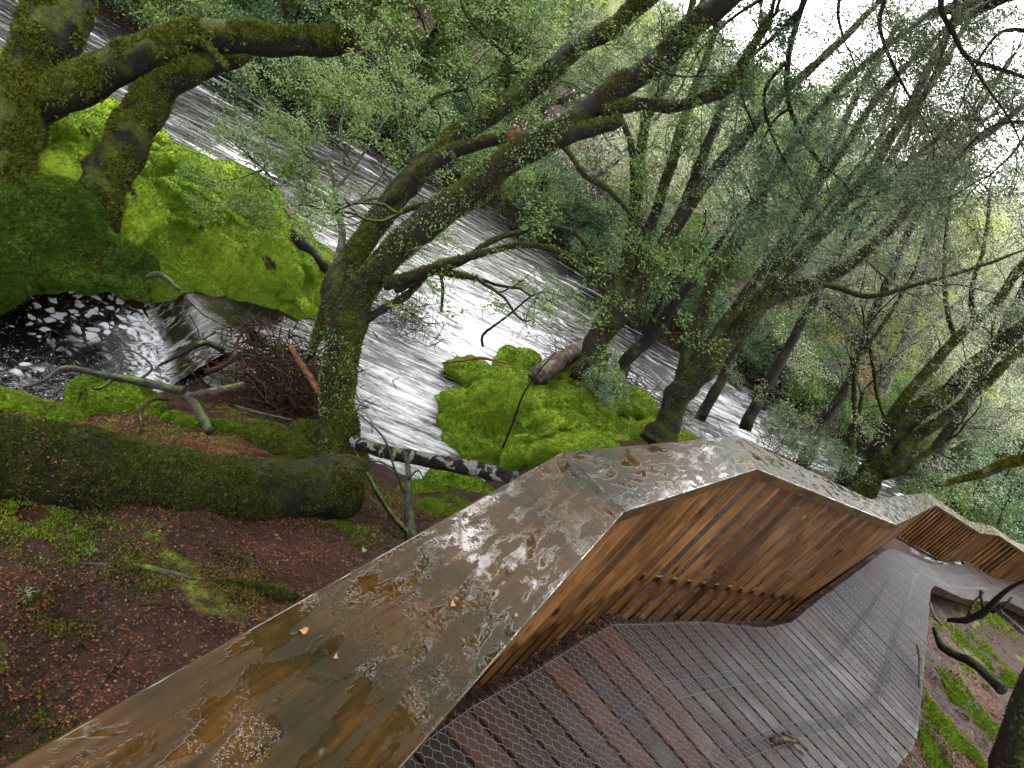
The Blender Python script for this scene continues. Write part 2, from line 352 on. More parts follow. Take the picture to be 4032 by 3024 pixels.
for i in range(len(DL) - 1):
    for f in (0, .5):
        l = DL[i] * (1 - f) + DL[i + 1] * f; r = DR[i] * (1 - f) + DR[i + 1] * f
        for q, off in ((l, -.36), (l + np.array([-.45, .3]), -.62), (r, -.42), (r + np.array([1.2, -.7]), -.5), (r + np.array([3.2, -1.8]), -.3), (r + np.array([7.5, -3.8]), .4), (r + np.array([18, -8]), 2.5)):
            cp.append((q[0], q[1], float(zdeck(*q)) + off))
cp += [(11.5, 13.6, .6), (13, 15.2, .4), (14.5, 13, .9), (16, 16, .6), (20, 17, 1.0), (15, 17.6, .2), (19, 19.2, .3), (12.6, 15.9, .2)]
cp += [(4.6, 10.4, 1.5), (5.9, 13.2, 1.2), (7.0, 15.6, .7), (3.4, 9.0, 1.7), (8.6, 17.2, .3), (60, -20, 9), (100, 0, 14), (90, 60, 10), (0, -40, 6), (-40, -30, 3), (-60, 10, 1), (-100, 20, 3), (-100, -80, 6), (100, -100, 16)]
cp = np.array(cp)
def rbf_fit(c):
    d = np.linalg.norm(c[:, None, :2] - c[None, :, :2], axis=2); n = len(c)
    A = np.zeros((n + 3, n + 3)); A[:n, :n] = -d + np.eye(n) * -.03; A[:n, n] = 1; A[:n, n + 1:] = c[:, :2]; A[n, :n] = 1; A[n + 1:, :n] = c[:, :2].T
    return np.linalg.solve(A, np.concatenate([c[:, 2], np.zeros(3)]))
RW = rbf_fit(cp)
def seg_dist(xy, A, B):
    ab = B - A; t = np.clip(((xy - A) @ ab) / (ab @ ab), 0, 1); return np.linalg.norm(xy - (A + t[:, None] * ab), axis=1)
DC = (DL + DR) / 2
def hgt(x, y):
    x = np.atleast_1d(np.asarray(x, float)); y = np.atleast_1d(np.asarray(y, float)); xy = np.stack([x, y], 1); o = np.empty(len(x))
    for i in range(0, len(x), 20000):
        s = slice(i, i + 20000)
        d = np.linalg.norm(xy[s, None, :] - cp[None, :, :2], axis=2)
        o[s] = -d @ RW[:-3] + RW[-3] + xy[s] @ RW[-2:]
    p3 = np.stack([x, y, 0 * x], 1)
    wl = np.clip((o + .1) / .5, 0, 1)
    o = o + wl * (.07 * fbm(p3 * 1.3, 5) + .03 * fbm(p3 * 5, 9, 2))
    dm = np.min([seg_dist(xy, DC[i], DC[i + 1]) for i in range(len(DC) - 1)], axis=0)
    lim = zdeck(x, y) - .2 + np.clip(dm - 1.0, 0, 9) * 1.5
    return np.minimum(o, lim)
def axis(a, b, st, far):
    c = np.arange(a, b + 1e-6, st); k = []; d = st; v = b
    while v < far: d *= 1.25; v += d; k.append(v)
    l = []; d = st; v = a
    while v > -far: d *= 1.25; v -= d; l.append(v)
    return np.concatenate([l[::-1], c, k])
gx, gy = axis(-9, 13, .07, 150), axis(-1, 21, .07, 150)
X, Y = np.meshgrid(gx, gy)
Z = hgt(X.ravel(), Y.ravel())
GV = np.stack([X.ravel(), Y.ravel(), Z], 1)
nx, ny = len(gx), len(gy)
ii = (np.arange(ny - 1)[:, None] * nx + np.arange(nx - 1)[None, :]).ravel()
GQ = np.stack([ii, ii + 1, ii + nx + 1, ii + nx], 1)
b = NB('forest_floor'); p = b.pos()
n1 = b.noise(p, 1.1, 5, .6); n2 = b.noise(p, 6, 5, .65); n3 = b.noise(p, 45, 4)
soil = b.mix(b.step(n2, .35, .65), (.007, .0042, .0034), (.022, .0115, .0085)); soil = b.mix(b.step(n3, .5, .7), soil, (.036, .0125, .0075))
mossc = b.mix(b.step(n2, .4, .6), (.016, .026, .004), (.055, .08, .006))
mm = b.step(b.math('ADD', n1, b.math('MULTIPLY', n2, .25)), .74, .82)
c = b.mix(mm, soil, mossc)
b.out(c, b.lerp(n2, .35, .7), b.bump(b.math('ADD', n2, b.math('MULTIPLY', n3, .6)), .8, .04), .04)
M['floor'] = b.m
mb = MB(); mb.add(GV, GQ); ground = tag(mb.build('ground', M['floor']), kind='structure')
print('ground', len(GV), time.time() - T0)

# ------------------------------------------------------------------ river, pool, cascade
FL = np.array([(40, 44), (26, 34), (15, 26), (9, 20.7), (4.5, 18), (0, 16.6), (-4, 14.8), (-8.5, 13), (-15, 11), (-40, 5)])
def flow_uv(xy):
    seg = np.linalg.norm(np.diff(FL, axis=0), axis=1); cs = np.concatenate([[0], np.cumsum(seg)])
    W = 0; S = 0; Tt = 0
    for i in range(len(FL) - 1):
        d = FL[i + 1] - FL[i]; L = seg[i]; d = d / L; nrm = np.array([-d[1], d[0]])
        rel = xy - FL[i]; s = rel @ d; t = rel @ nrm; dist = np.hypot(s - np.clip(s, 0, L), t)
        w_ = np.exp(-(dist / 2.2)) + 1e-12; w_ = w_ ** 3
        W = W + w_; S = S + w_ * (cs[i] + s); Tt = Tt + w_ * t
    return np.stack([S / W, Tt / W], 1)
rx, ry = axis(-13, 10, .1, 40), axis(7, 22, .1, 45)
ry = ry[ry > 6.9]
X, Y = np.meshgrid(rx, ry); xy = np.stack([X.ravel(), Y.ravel()], 1)
uv = flow_uv(xy)
near_y = np.interp(xy[:, 0], nb[np.argsort(nb[:, 0]), 0], nb[np.argsort(nb[:, 0]), 1])
q = np.stack([uv[:, 0] * .55, uv[:, 1] * 2.4, 0 * uv[:, 0]], 1)
zz = .045 * fbm(q, 3, 2) + .012 * fbm(q * 3.1, 21, 2)
V = np.stack([xy[:, 0], xy[:, 1], zz], 1)
nx, ny = len(rx), len(ry); ii = (np.arange(ny - 1)[:, None] * nx + np.arange(nx - 1)[None, :]).ravel()
Q = np.stack([ii, ii + 1, ii + nx + 1, ii + nx], 1)
cen = V[Q].mean(1)
keep = ~((cen[:, 0] < -2.95) & (cen[:, 1] < 8.35 + .0 * cen[:, 0])) & ~((cen[:, 0] < -4.2) & (cen[:, 1] < 9.2))
Q = Q[keep]
b = NB('river_water'); uvn = b.uv()
st = b.scale(uvn, (.35, 3.2, 1)); f1 = b.noise(st, 1.3, 6, .62, .5); f2 = b.noise(b.scale(uvn, (1.2, 9, 1)), 1.6, 5, .6, .4); big = b.noise(b.scale(uvn, (.22, .55, 1)), 1.0, 3)
fm = b.math('MULTIPLY', b.step(b.math('ADD', f1, b.math('MULTIPLY', b.math('SUBTRACT', big, .5), .8)), .62, .72), b.step(f2, .38, .6))
r3 = b.noise(b.scale(uvn, (.9, 4.5, 1)), 1.5, 5, .55, .4); r4 = b.noise(b.scale(uvn, (3, 14, 1)), 1.5, 3)
h = b.math('ADD', b.math('MULTIPLY', r3, 1.0), b.math('MULTIPLY', r4, .22))
pos = b.pos(); f4 = b.noise(b.scale(uvn, (.8, 5.5, 1)), 1.7, 6, .68, .6)
def near_(c, r): return b.step(b.n('VectorMath', {0: pos, 1: c}, operation='DISTANCE').outputs['Value'], r, r * .25)
foam_sheen = b.math('MAXIMUM', b.math('MAXIMUM', near_((-.6, 12.2, 0), 4.2), b.math('MULTIPLY', near_((-.6, 9.2, 0), 2.0), .9)), b.math('MULTIPLY', near_((5.2, 17.2, 0), 4.0), .9))   # broken fast water, plus bright sky sheen painted in as extra white
foam_sheen = b.math('SUBTRACT', foam_sheen, b.math('MULTIPLY', near_((-3.3, 8.6, 0), 1.6), 1.2))
fm = b.math('MULTIPLY', fm, b.step(near_((-3.3, 8.6, 0), 1.6), .5, .1))
fm = b.math('MAXIMUM', fm, b.math('MULTIPLY', b.step(b.math('ADD', b.math('ADD', f4, b.math('MULTIPLY', b.math('SUBTRACT', b.noise(b.scale(uvn, (.5, 1.1, 1)), 1.3, 4), .5), .5)), b.math('MULTIPLY', foam_sheen, .22)), .58, .84), b.lerp(f2, .55, 1.0)))
c = b.mix(fm, b.mix(f1, (.004, .0037, .0028), (.012, .011, .009)), (.42, .43, .44))  # white serves both foam and the painted sky reflection
b.out(c, b.lerp(fm, .07, .6), b.bump(h, .8, .10), .7, IOR=1.333)
M['river'] = b.m
mb = MB(); mb.add(V, Q, uvq=uv[Q.ravel()]); tag(mb.build('river', M['river']), kind='structure')
# lower side pool with drifting foam
b = NB('pool_water'); p = b.pos(); pv = b.scale(p, (1, 1, 0))
wob = b.n('TexNoise', {'Vector': pv, 'Scale': 3.0, 'Detail': 2.0}).outputs['Color']
pw = b.n('VectorMath', {0: pv, 1: b.n('VectorMath', {0: wob, 1: (.35, .35, 0)}, operation='MULTIPLY').outputs[0]}, operation='ADD').outputs[0]
vd = b.vor(pw, 8.5); vr = b.vor(pw, 8.5, out='Color')
sz = b.n('SeparateXYZ', {0: vr}).outputs[0]
blob = b.step(b.math('ADD', b.math('SUBTRACT', vd, b.math('MULTIPLY', sz, .6)), b.math('MULTIPLY', b.math('SUBTRACT', b.noise(pw, 18, 3), .5), .5)), .05, -.10)
xs = b.n('SeparateXYZ', {0: p}).outputs[0]
den = b.math('ADD', b.step(xs, -3.7, -4.8), b.math('MULTIPLY', b.math('SUBTRACT', b.noise(pv, 1.3, 3), .5), 2.2))
fm = b.math('MULTIPLY', blob, b.step(den, .2, .5))
fine = b.step(b.noise(pw, 26, 3, .6, .6), .63, .68); fm = b.math('MAXIMUM', fm, b.math('MULTIPLY', fine, .55))
foot = None
for q_ in ((-4.15, 7.75, -.35), (-3.9, 7.5, -.35), (-3.65, 7.2, -.35), (-3.42, 6.95, -.35)):
    v_ = b.step(b.n('VectorMath', {0: p, 1: q_}, operation='DISTANCE').outputs['Value'], .42, .05); foot = v_ if foot is None else b.math('MAXIMUM', foot, v_)
fm = b.math('MAXIMUM', fm, b.math('MULTIPLY', b.step(b.math('ADD', b.noise(pw, 14, 5, .7), b.math('MULTIPLY', foot, .28)), .62, .82), .9))
h = b.math('ADD', b.noise(pw, 9, 4), b.math('MULTIPLY', b.noise(pw, 30, 3), .5))
c = b.mix(fm, (.003, .003, .003), (.42, .43, .46))
b.out(c, b.lerp(fm, .06, .6), b.bump(h, .5, .05), .6, IOR=1.333); M['pool'] = b.m
px_, py_ = np.arange(-14, -2.6, .06), np.arange(2.5, 8.75, .06)
X, Y = np.meshgrid(px_, py_); pp = np.stack([X.ravel(), Y.ravel(), 0 * X.ravel()], 1)
pp[:, 2] = -.35 + .012 * fbm(pp * 6, 31, 2)
nx, ny = len(px_), len(py_); ii = (np.arange(ny - 1)[:, None] * nx + np.arange(nx - 1)[None, :]).ravel()
mb = MB(); mb.add(pp, np.stack([ii, ii + 1, ii + nx + 1, ii + nx], 1)); tag(mb.build('side_pool', M['pool']), kind='structure')
# cascade: thin sheet of water sliding from the river level into the pool
b = NB('falling_water'); uvn = b.uv()
f1 = b.noise(b.scale(uvn, (1.6, 7, 1)), 2.5, 6, .65, .9); f2 = b.noise(b.scale(uvn, (3, 11, 1)), 3, 5, .65, .5)
yy = b.n('SeparateXYZ', {0: uvn}).outputs[0]
fm = b.math('MULTIPLY', b.step(f1, .52, .72), b.step(yy, .2, .7)); fm = b.math('MAXIMUM', fm, b.math('MULTIPLY', b.step(yy, .8, 1.0), b.step(f2, .42, .6)))
c = b.mix(fm, (.012, .010, .004), (.3, .31, .33))
b.out(c, b.lerp(fm, .05, .45), b.bump(b.math('ADD', f1, f2), .35, .03), .5); M['fall'] = b.m
edge_hi = np.array([G(*a, .03) for a in [(166, 268), (190, 290), (215, 318), (228, 352)]]); edge_hi2 = np.array([G(*a, .03) for a in [(205, 262), (222, 290), (240, 318), (255, 352)]])
edge_lo = np.array([G(*a, -.34) for a in [(138, 296), (150, 320), (158, 350), (162, 388)]])
nu, nv = 22, 40; rows = []
for i in range(nu):
    t = i / (nu - 1); ctr = []
    for E, k in ((edge_hi2, 0), (edge_hi, 1), (edge_lo, 2)):
        ctr.append(np.stack([np.interp(np.linspace(0, 3, nv), range(4), E[:, a]) for a in range(3)], 1))
    a_, b_, c_ = ctr
    if t < .35: r_ = a_ + (b_ - a_) * (t / .35)
    else:
        s = (t - .35) / .65; r_ = b_ + (c_ - b_) * s; r_[:, 2] = .03 - .38 * (1 - math.cos(s * math.pi)) / 2
    rows.append(r_)
rows = np.array(rows); V = rows.reshape(-1, 3); V[:, 2] += .04 * fbm(V * np.array([2.5, 2.5, 2]), 41, 2)
ii = (np.arange(nu - 1)[:, None] * nv + np.arange(nv - 1)[None, :]).ravel(); Q = np.stack([ii, ii + 1, ii + nv + 1, ii + nv], 1)
uvg = np.stack(np.meshgrid(np.linspace(0, 1, nu), np.linspace(0, 1, nv), indexing='ij'), -1).reshape(-1, 2)
mb = MB(); mb.add(V, Q, uvq=uvg[Q.ravel()]); tag(mb.build('cascade', M['fall']), kind='structure')

# ------------------------------------------------------------------ mossy rocks
def blob_mesh(ells, voxel):
    bm = bmesh.new()
    for c, ax, yaw, tilt in ells:
        mt = Matrix.Translation(tuple(map(float, c))) @ Matrix.Rotation(yaw, 4, 'Z') @ Matrix.Rotation(tilt, 4, 'Y') @ Matrix.Diagonal((*map(float, ax), 1))
        bmesh.ops.create_icosphere(bm, subdivisions=4, radius=1, matrix=mt)
    me = bpy.data.meshes.new('tmp'); bm.to_mesh(me); bm.free()
    o = bpy.data.objects.new('tmp', me); COL.objects.link(o)
    md = o.modifiers.new('r', 'REMESH'); md.mode = 'VOXEL'; md.voxel_size = voxel
    dg = bpy.context.evaluated_depsgraph_get(); ev = o.evaluated_get(dg); m2 = ev.to_mesh()
    V = np.empty(len(m2.vertices) * 3); m2.vertices.foreach_get('co', V); V = V.reshape(-1, 3)
    N = np.empty(len(m2.vertices) * 3); m2.vertices.foreach_get('normal', N); N = N.reshape(-1, 3)
    Q = np.empty(len(m2.loops), np.int32); m2.loops.foreach_get('vertex_index', Q); Q = Q.reshape(-1, 4)
    ev.to_mesh_clear(); bpy.data.objects.remove(o); bpy.data.meshes.remove(me)
    return V, N, Q
def mossy_rock(name, ells, label, nt_, voxel=.04, mat='moss', seed=1, amp=.10, tsize=.024, cat='boulder', base=None):
    V, N, Q = blob_mesh(ells, voxel)
    A = V @ np.array([[.93, -.37, 0], [.37, .93, 0], [0, 0, 1]]) * np.array([.62, 1.1, 1.0])      # lobes run along the river
    d = amp * fbm(V * 1.1, seed, 2) + amp * 2.2 * (np.abs(vnoise(A * 1.4, seed + 9)) + .01) ** .6 + amp * .8 * (np.abs(vnoise(A * 3.3, seed + 19)) + .01) ** .6 + amp * .25 * fbm(V * 5, seed + 3, 3) - amp * 1.6
    V = V + N * d[:, None]
    rng = np.random.default_rng(seed)
    fz = np.clip(.5 + .8 * fbm(V * 2.2, seed + 40, 2), .25, 1)
    mb = MB(); mb.add(V, Q)
    C, Nn = scatter(V, Q, nt_, rng, lambda c, n: np.clip(n[:, 2] + .55, .03, 1) * (c[:, 2] > -.1))
    tufts(mb, C, Nn, rng, tsize)
    base = base if base is not None else (V[:, 0].mean(), V[:, 1].mean(), V[:, 2].min())
    o = tag(mb.build(name, M[mat], base=base), label, cat)
    nl = nt_ // 220
    if nl > 100:
        C, Nn = scatter(V, Q, nl, rng, lambda c, n: np.clip(n[:, 2] - .3, 0, 1) * (c[:, 2] > .1) * (fbm(c * 1.7, seed + 60, 2) > .25)); m2 = MB(); leaves(m2, C + Nn * .012, rng, .03, .7, .7); m2.build('litter', M['litter'], o, smooth=False)['kind'] = 'stuff'
    return o, (V, Q)
def el(px, py, z, ax, yaw=0, tilt=0): return (G(px, py, z), ax, R(yaw), R(tilt))
E1 = [((-5.6, 9.4, -.1), (2.7, 1.7, .75), R(20), 0), ((-4.2, 10.0, 0), (1.6, 1.3, .75), R(5), 0), ((-7.6, 9.2, .0), (2.0, 1.7, .8), R(40), 0),
      (P(112, 202, 9.15), (.5, .4, .35), 0, 0), (P(140, 208, 9.15), (.5, .36, .35), 0, 0), (P(128, 226, 9.0), (.4, .3, .3), 0, 0), (P(85, 212, 9.0), (.3, .3, .3), 0, 0),
      el(120, 128, .45, (.8, .45, .28), 25), el(100, 150, .55, (.65, .4, .3), 25), el(60, 165, .6, (.7, .5, .5), 30),
      el(190, 190, .38, (1.15, .5, .35), 12), el(235, 212, .35, (.9, .45, .36), 8), el(265, 240, .34, (.8, .5, .36), -5), el(210, 225, .40, (.95, .42, .36), 5), el(250, 262, .32, (.95, .42, .42), -8), el(200, 255, .2, (.7, .35, .4), 10),
      el(290, 262, .30, (.7, .5, .35), -20), el(300, 285, .14, (.55, .42, .4), -30), el(275, 300, .0, (.6, .35, .35), -10), el(240, 285, .02, (.75, .3, .3), 0),
      el(80, 200, .42, (.42, .32, .42), 30), el(110, 205, .25, (.4, .25, .4), 10), el(75, 228, .32, (.4, .25, .3), 40), el(130, 235, .22, (.35, .25, .3), 20), el(150, 250, .12, (.4, .22, .3), 0), el(40, 215, .4, (.5, .4, .5), 30), el(30, 250, .0, (.7, .35, .45), 40), el(90, 262, -.1, (.6, .3, .35), 35), el(125, 275, -.15, (.35, .22, .25), 30), el(10, 262, -.1, (.6, .3, .35), 35)]
E1 = E1[:3] + E1[3:7] + [(c, (a[0] * 1.02, a[1] * .72, a[2] * 1.4), y_, t_) for c, a, y_, t_ in E1[7:]]
E1[:3] = [(c, (a[0], a[1], a[2] * .8), y_, t_) for c, a, y_, t_ in E1[:3]]
rock1, _ = mossy_rock('mossy_boulder', E1, 'big bright green moss mound between the river and the foamy side pool, trees on it', 230000, seed=3, base=(-5.4, 9.6, -.7), amp=.12)
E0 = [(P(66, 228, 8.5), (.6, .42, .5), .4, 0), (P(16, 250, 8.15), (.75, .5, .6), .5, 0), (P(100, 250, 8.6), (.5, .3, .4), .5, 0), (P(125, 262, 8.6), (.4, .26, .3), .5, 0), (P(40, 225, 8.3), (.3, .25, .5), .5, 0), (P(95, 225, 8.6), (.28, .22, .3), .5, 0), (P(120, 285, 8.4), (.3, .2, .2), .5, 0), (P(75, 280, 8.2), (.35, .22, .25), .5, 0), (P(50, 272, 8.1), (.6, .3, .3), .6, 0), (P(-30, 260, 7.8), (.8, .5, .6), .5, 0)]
mossy_rock('mossy_bank', E0, 'dark green mossy bank at the foot of the massive left tree beside the foamy pool', 50000, seed=6, base=(-5.2, 7.6, -.6), amp=.13, mat='moss_deep_shaded', tsize=.035, cat='bank')
E2 = [((.75, 10.5, -.15), (1.35, 1.15, .75), R(60), 0), ((.1, 9.9, -.2), (.95, .9, .62), R(30), 0), ((.2, 11.0, -.1), (.9, .7, .62), R(70), 0), ((1.6, 10.6, .1), (1.5, .8, .8), R(40), 0), ((2.2, 11.4, .1), (1.5, .7, .8), R(50), 0),
      el(468, 402, .28, (.5, .32, .22), 30), el(455, 418, .12, (.42, .3, .3), 0), el(490, 382, .38, (.6, .35, .22), 60), el(515, 362, .3, (.5, .3, .22), 50), el(470, 372, .2, (.45, .3, .25), 40), el(540, 400, .5, (.8, .3, .25), 65), el(505, 412, .42, (.7, .26, .24), 60),
      el(550, 425, .55, (.8, .24, .26), 60), el(502, 447, .25, (.3, .22, .26), 20), el(530, 442, .42, (.5, .2, .28), 60), el(520, 462, .4, (.4, .2, .3), 50), el(575, 430, .66, (.9, .22, .26), 60), el(598, 425, .7, (.9, .22, .26), 55), el(615, 438, .8, (.9, .22, .26), 55), el(580, 450, .8, (.7, .25, .3), 55), el(640, 425, .65, (.6, .2, .22), 50), el(655, 440, .75, (.8, .25, .24), 50), el(625, 410, .5, (.6, .3, .25), 45), el(578, 405, .55, (.6, .4, .3), 50), el(600, 410, .6, (.6, .4, .3), 50), el(560, 385, .4, (.5, .4, .35), 50), el(670, 440, .75, (.7, .3, .25), 50), el(690, 452, .8, (.6, .3, .25), 50), el(500, 400, .55, (.6, .35, .3), 60), el(560, 455, .75, (.6, .2, .3), 50)]
rock2, _ = mossy_rock('mossy_boulder', E2, 'light green mossy boulder jutting into the river beyond the handrail', 170000, seed=8, base=(.9, 10.8, -.7), amp=.15)
for k, (ells, lab, n) in enumerate([
    ([el(115, 408, .45, (.42, .26, .28), 20), el(100, 402, .35, (.3, .2, .2), 0), el(140, 415, .5, (.2, .2, .2), 0)], 'rounded bright moss hummock beside the grey branch in the pool', 14000),
    ([el(200, 440, .85, (.3, .2, .2), 30), el(225, 442, .8, (.22, .2, .2), 0), el(180, 432, .8, (.2, .15, .15), 0)], 'moss hummock between the thick fallen log and the brushwood heap', 12000),
    ([el(20, 418, .3, (.5, .25, .2), 30), el(60, 420, .4, (.4, .2, .15), 30)], 'low moss cushion on the pool edge at the far left behind the log', 12000),
    ([el(465, 495, .75, (.5, .3, .2), 20), el(430, 505, .85, (.4, .3, .15), 20), el(440, 520, 1.1, (.3, .2, .12), 20)], 'flat green moss bank just beyond the wet handrail beside the patched log', 16000),
    ([el(320, 447, .9, (.35, .3, .2), 0), el(280, 452, 1.0, (.4, .25, .18), 20), el(345, 455, 1.0, (.25, .25, .15), 0)], 'olive moss cushion round the foot of the forked tree', 14000)]):
    mossy_rock('mossy_mound', ells, lab, n, voxel=.03, seed=20 + k, amp=.035, tsize=.025, cat='moss mound', mat='moss' if k != 4 else 'moss_yellow')
print('rocks', time.time() - T0)

# ------------------------------------------------------------------ boardwalk
def deck_pt(i, f, wv):
    l = DL[i] * (1 - f) + DL[i + 1] * f; r = DR[i] * (1 - f) + DR[i + 1] * f
    return l * (1 - wv) + r * wv
def p3(xy, dz=0.0): return np.array([xy[0], xy[1], float(zdeck(xy[0], xy[1])) + dz])
rng = np.random.default_rng(5)
b = NB('wet_deck_board'); uvn = b.uv(); isl = b.island()
of = b.n('CombineXYZ', {0: b.math('MULTIPLY', isl, 37.0), 1: b.math('MULTIPLY', isl, 91.0)}).outputs[0]
v = b.n('VectorMath', {0: uvn, 1: of}, operation='ADD').outputs[0]
g = b.noise(b.scale(v, (1.5, 40, 1)), 3, 5, .65, .5); g2 = b.noise(v, 3, 4); ps = b.noise(b.pos(), 2.2, 4)
c = b.mix(b.step(g, .3, .7), (.007, .0044, .0032), (.030, .0165, .010)); c = b.mix(b.math('MULTIPLY', b.step(ps, .5, .65), .6), c, (.013, .012, .0115))
c = b.mix(1.0, c, b.ramp(isl, [(0, (.45, .42, .4)), (.5, (1.0, .88, .8)), (1, (1.9, 1.3, .95))]), 'MULTIPLY')
b.out(c, b.lerp(b.step(g2, .35, .65), .30, .55), b.bump(b.math('ADD', g, b.math('MULTIPLY', g2, .4)), .3, .004), .06); M['deck'] = b.m
M['wire'] = NB('galvanised_wire').out((.055, .057, .062), .5, metal=.0, spec=.15)
walk = empty('boardwalk', p3((DL[0] + DR[0]) / 2), 'sloping plank boardwalk covered in hexagonal wire netting winding down beside the river', 'boardwalk')
mb = MB()
for i in range(len(DL) - 1):
    L = np.linalg.norm((DL[i + 1] + DR[i + 1] - DL[i] - DR[i]) / 2); n = max(2, round(L / .16))
    for k in range(n):
        f0, f1 = (k + .055) / n, (k + .945) / n
        jz = rng.normal(0, .0015); e = rng.uniform(-.004, .004, 2)
        c4 = [deck_pt(i, f0, 0 + e[0]), deck_pt(i, f0, 1 + e[1]), deck_pt(i, f1, 1 + e[1]), deck_pt(i, f1, 0 + e[0])]
        boxq(mb, [p3(q, -.04 + jz) for q in c4] + [p3(q, jz) for q in c4], off=rng.uniform(0, 9, 2))
dk = mb.build('deck', M['deck'], walk, smooth=False)
bv = dk.modifiers.new('bevel', 'BEVEL'); bv.width = .004; bv.segments = 1; bv.limit_method = 'ANGLE'
mb = MB()
for wv in (.06, .5, .94):
    for i in range(len(DL) - 1):
        a_, c_ = deck_pt(i, 0, wv), deck_pt(i, 1, wv); d = (c_ - a_) / np.linalg.norm(c_ - a_); s = np.array([-d[1], d[0]]) * .025
        q4 = [a_ + d * .002 - s, c_ - d * .002 - s, c_ - d * .002 + s, a_ + d * .002 + s]
        boxq(mb, [p3(q, -.19) for q in q4] + [p3(q, -.043) for q in q4], off=rng.uniform(0, 9, 2))
mb.build('bearer', M['deck'], walk, smooth=False)
# hexagonal wire netting laid over the planks
mid = (DL + DR) / 2; cl = np.concatenate([[0], np.cumsum(np.linalg.norm(np.diff(mid, axis=0), axis=1))])
def deck_map(a, t):
    Lx = np.interp(a, cl, DL[:, 0]); Ly = np.interp(a, cl, DL[:, 1]); Rx = np.interp(a, cl, DR[:, 0]); Ry = np.interp(a, cl, DR[:, 1])
    x = Lx * (1 - t) + Rx * t; y = Ly * (1 - t) + Ry * t; q = np.stack([x, y, 0 * x], 1)
    return np.stack([x, y, zdeck(x, y) + .009 + .001 * vnoise(q * 9, 77)], 1)
WID = 1.25; HX = .046
segs = []
for lo, hi, sh in ((0.0, .38, 0.), (.30, .70, .011), (.62, 1.0, .023)):
    dx_, dy_ = HX, HX * .80
    na, nt2 = int(cl[-1] / dx_), int((hi - lo) * WID / dy_)
    I, J = np.meshgrid(np.arange(na), np.arange(nt2), indexing='ij'); I = I.ravel(); J = J.ravel()
    jit = rng.normal(0, .002, (len(I), 2))
    cx = (I + .5 * (J % 2)) * dx_ + sh; cy = lo * WID + J * dy_ + sh * .3
    # every node: a twist along y, two arms
    top = np.stack([cx, cy + dy_ * .36], 1); bot = np.stack([cx, cy - dy_ * .04], 1)
    l1 = np.stack([cx - dx_ * .5, cy + dy_ * .96 - dy_ * .0], 1); r1 = np.stack([cx + dx_ * .5, cy + dy_ * .96], 1)
    for a_, c_ in ((bot, top), (top, l1), (top, r1)):
        segs.append(np.concatenate([a_, c_], 1))
S4 = np.concatenate(segs); S4[:, 1] = S4[:, 1] / WID; S4[:, 3] = S4[:, 3] / WID
S4 = S4[(np.abs(S4[:, 1]) < 1.01) & (np.abs(S4[:, 3]) < 1.01)]
lines = []
for t in (.012, .30, .38, .62, .70, .985):
    aa = np.arange(0, cl[-1], .06); lines.append(np.stack([aa, np.full_like(aa, t), aa + .06, np.full_like(aa, t)], 1))
S4 = np.concatenate([S4] + lines)
warp = lambda a, t: np.clip(t + .006 * np.sin(a * 1.3 + t * 7) + .003 * np.sin(a * 5.3 + t * 23), -.005, 1.005)
A3, B3 = deck_map(S4[:, 0], warp(S4[:, 0], S4[:, 1])), deck_map(S4[:, 2], warp(S4[:, 2], S4[:, 3]))
def prisms(mb, A, B, r):
    d = B - A; d /= np.linalg.norm(d, axis=1)[:, None] + 1e-9
    u = np.cross(d, np.array([0, 0, 1.])); u /= np.linalg.norm(u, axis=1)[:, None] + 1e-9; w_ = np.cross(u, d)
    o = []
    for k in range(3):
        an = 2 * math.pi * k / 3 + math.pi / 2; o.append((u * math.cos(an) + w_ * math.sin(an)) * r)
    V = np.stack([A + o[0], A + o[1], A + o[2], B + o[0], B + o[1], B + o[2]], 1).reshape(-1, 3)
    bs = np.arange(len(A))[:, None] * 6
    Q = np.concatenate([bs + np.array([[0, 1, 4, 3]]), bs + np.array([[1, 2, 5, 4]]), bs + np.array([[2, 0, 3, 5]])])
    mb.add(V, Q)
mb = MB(); prisms(mb, A3, B3, .0013); mb.build('wire_netting', M['wire'], walk)

# ------------------------------------------------------------------ balustrade
b = NB('wet_handrail_board'); uvn = b.uv(); p = b.pos(); isl = b.island()
g = b.noise(b.scale(uvn, (1.2, 30, 1)), 3, 6, .62, .6); g3 = b.noise(p, 3.2, 4, .6); g4 = b.noise(b.scale(uvn, (2.5, 7, 1)), 2.4, 5, .65, .4)
c = b.mix(b.step(g, .3, .7), (.012, .0065, .0016), (.048, .024, .0055)); c = b.mix(b.step(g3, .44, .62), c, b.mix(g, (.007, .0058, .002), (.018, .0135, .0045)))
c = b.mix(b.math('MULTIPLY', b.step(g4, .55, .7), .5), c, (.055, .027, .008))
pud = b.step(g4, .49, .54)                                  # standing film of rain
bead = b.step(b.noise(p, 150.0, 2, .5, .3), .5, .62); bm2 = b.step(b.noise(p, 4.5, 3), .53, .66); bead2 = b.step(b.noise(p, 90.0, 3, .6, .5), .54, .66)
hb = b.math('ADD', b.math('MULTIPLY', bead, bm2), b.math('MULTIPLY', bead2, b.step(b.noise(p, 2.9, 3), .54, .66)))
hh = b.math('ADD', b.math('MULTIPLY', hb, .55), b.math('ADD', b.math('MULTIPLY', pud, .25), b.math('MULTIPLY', g, b.lerp(pud, .10, .0))))
b.out(c, b.math('MULTIPLY', b.lerp(pud, .34, .04), b.lerp(hb, 1.0, .3)), b.bump(hh, .38, .004), b.lerp(pud, .16, .6), IOR=1.4); M['rail'] = b.m
M['slat'] = wood_mat('red_brown_timber', (.026, .0112, .0032), (.066, .0295, .0085), (.11, .053, .018), rough=(.22, .5), per=.4)
M['fascia'] = M['slat']
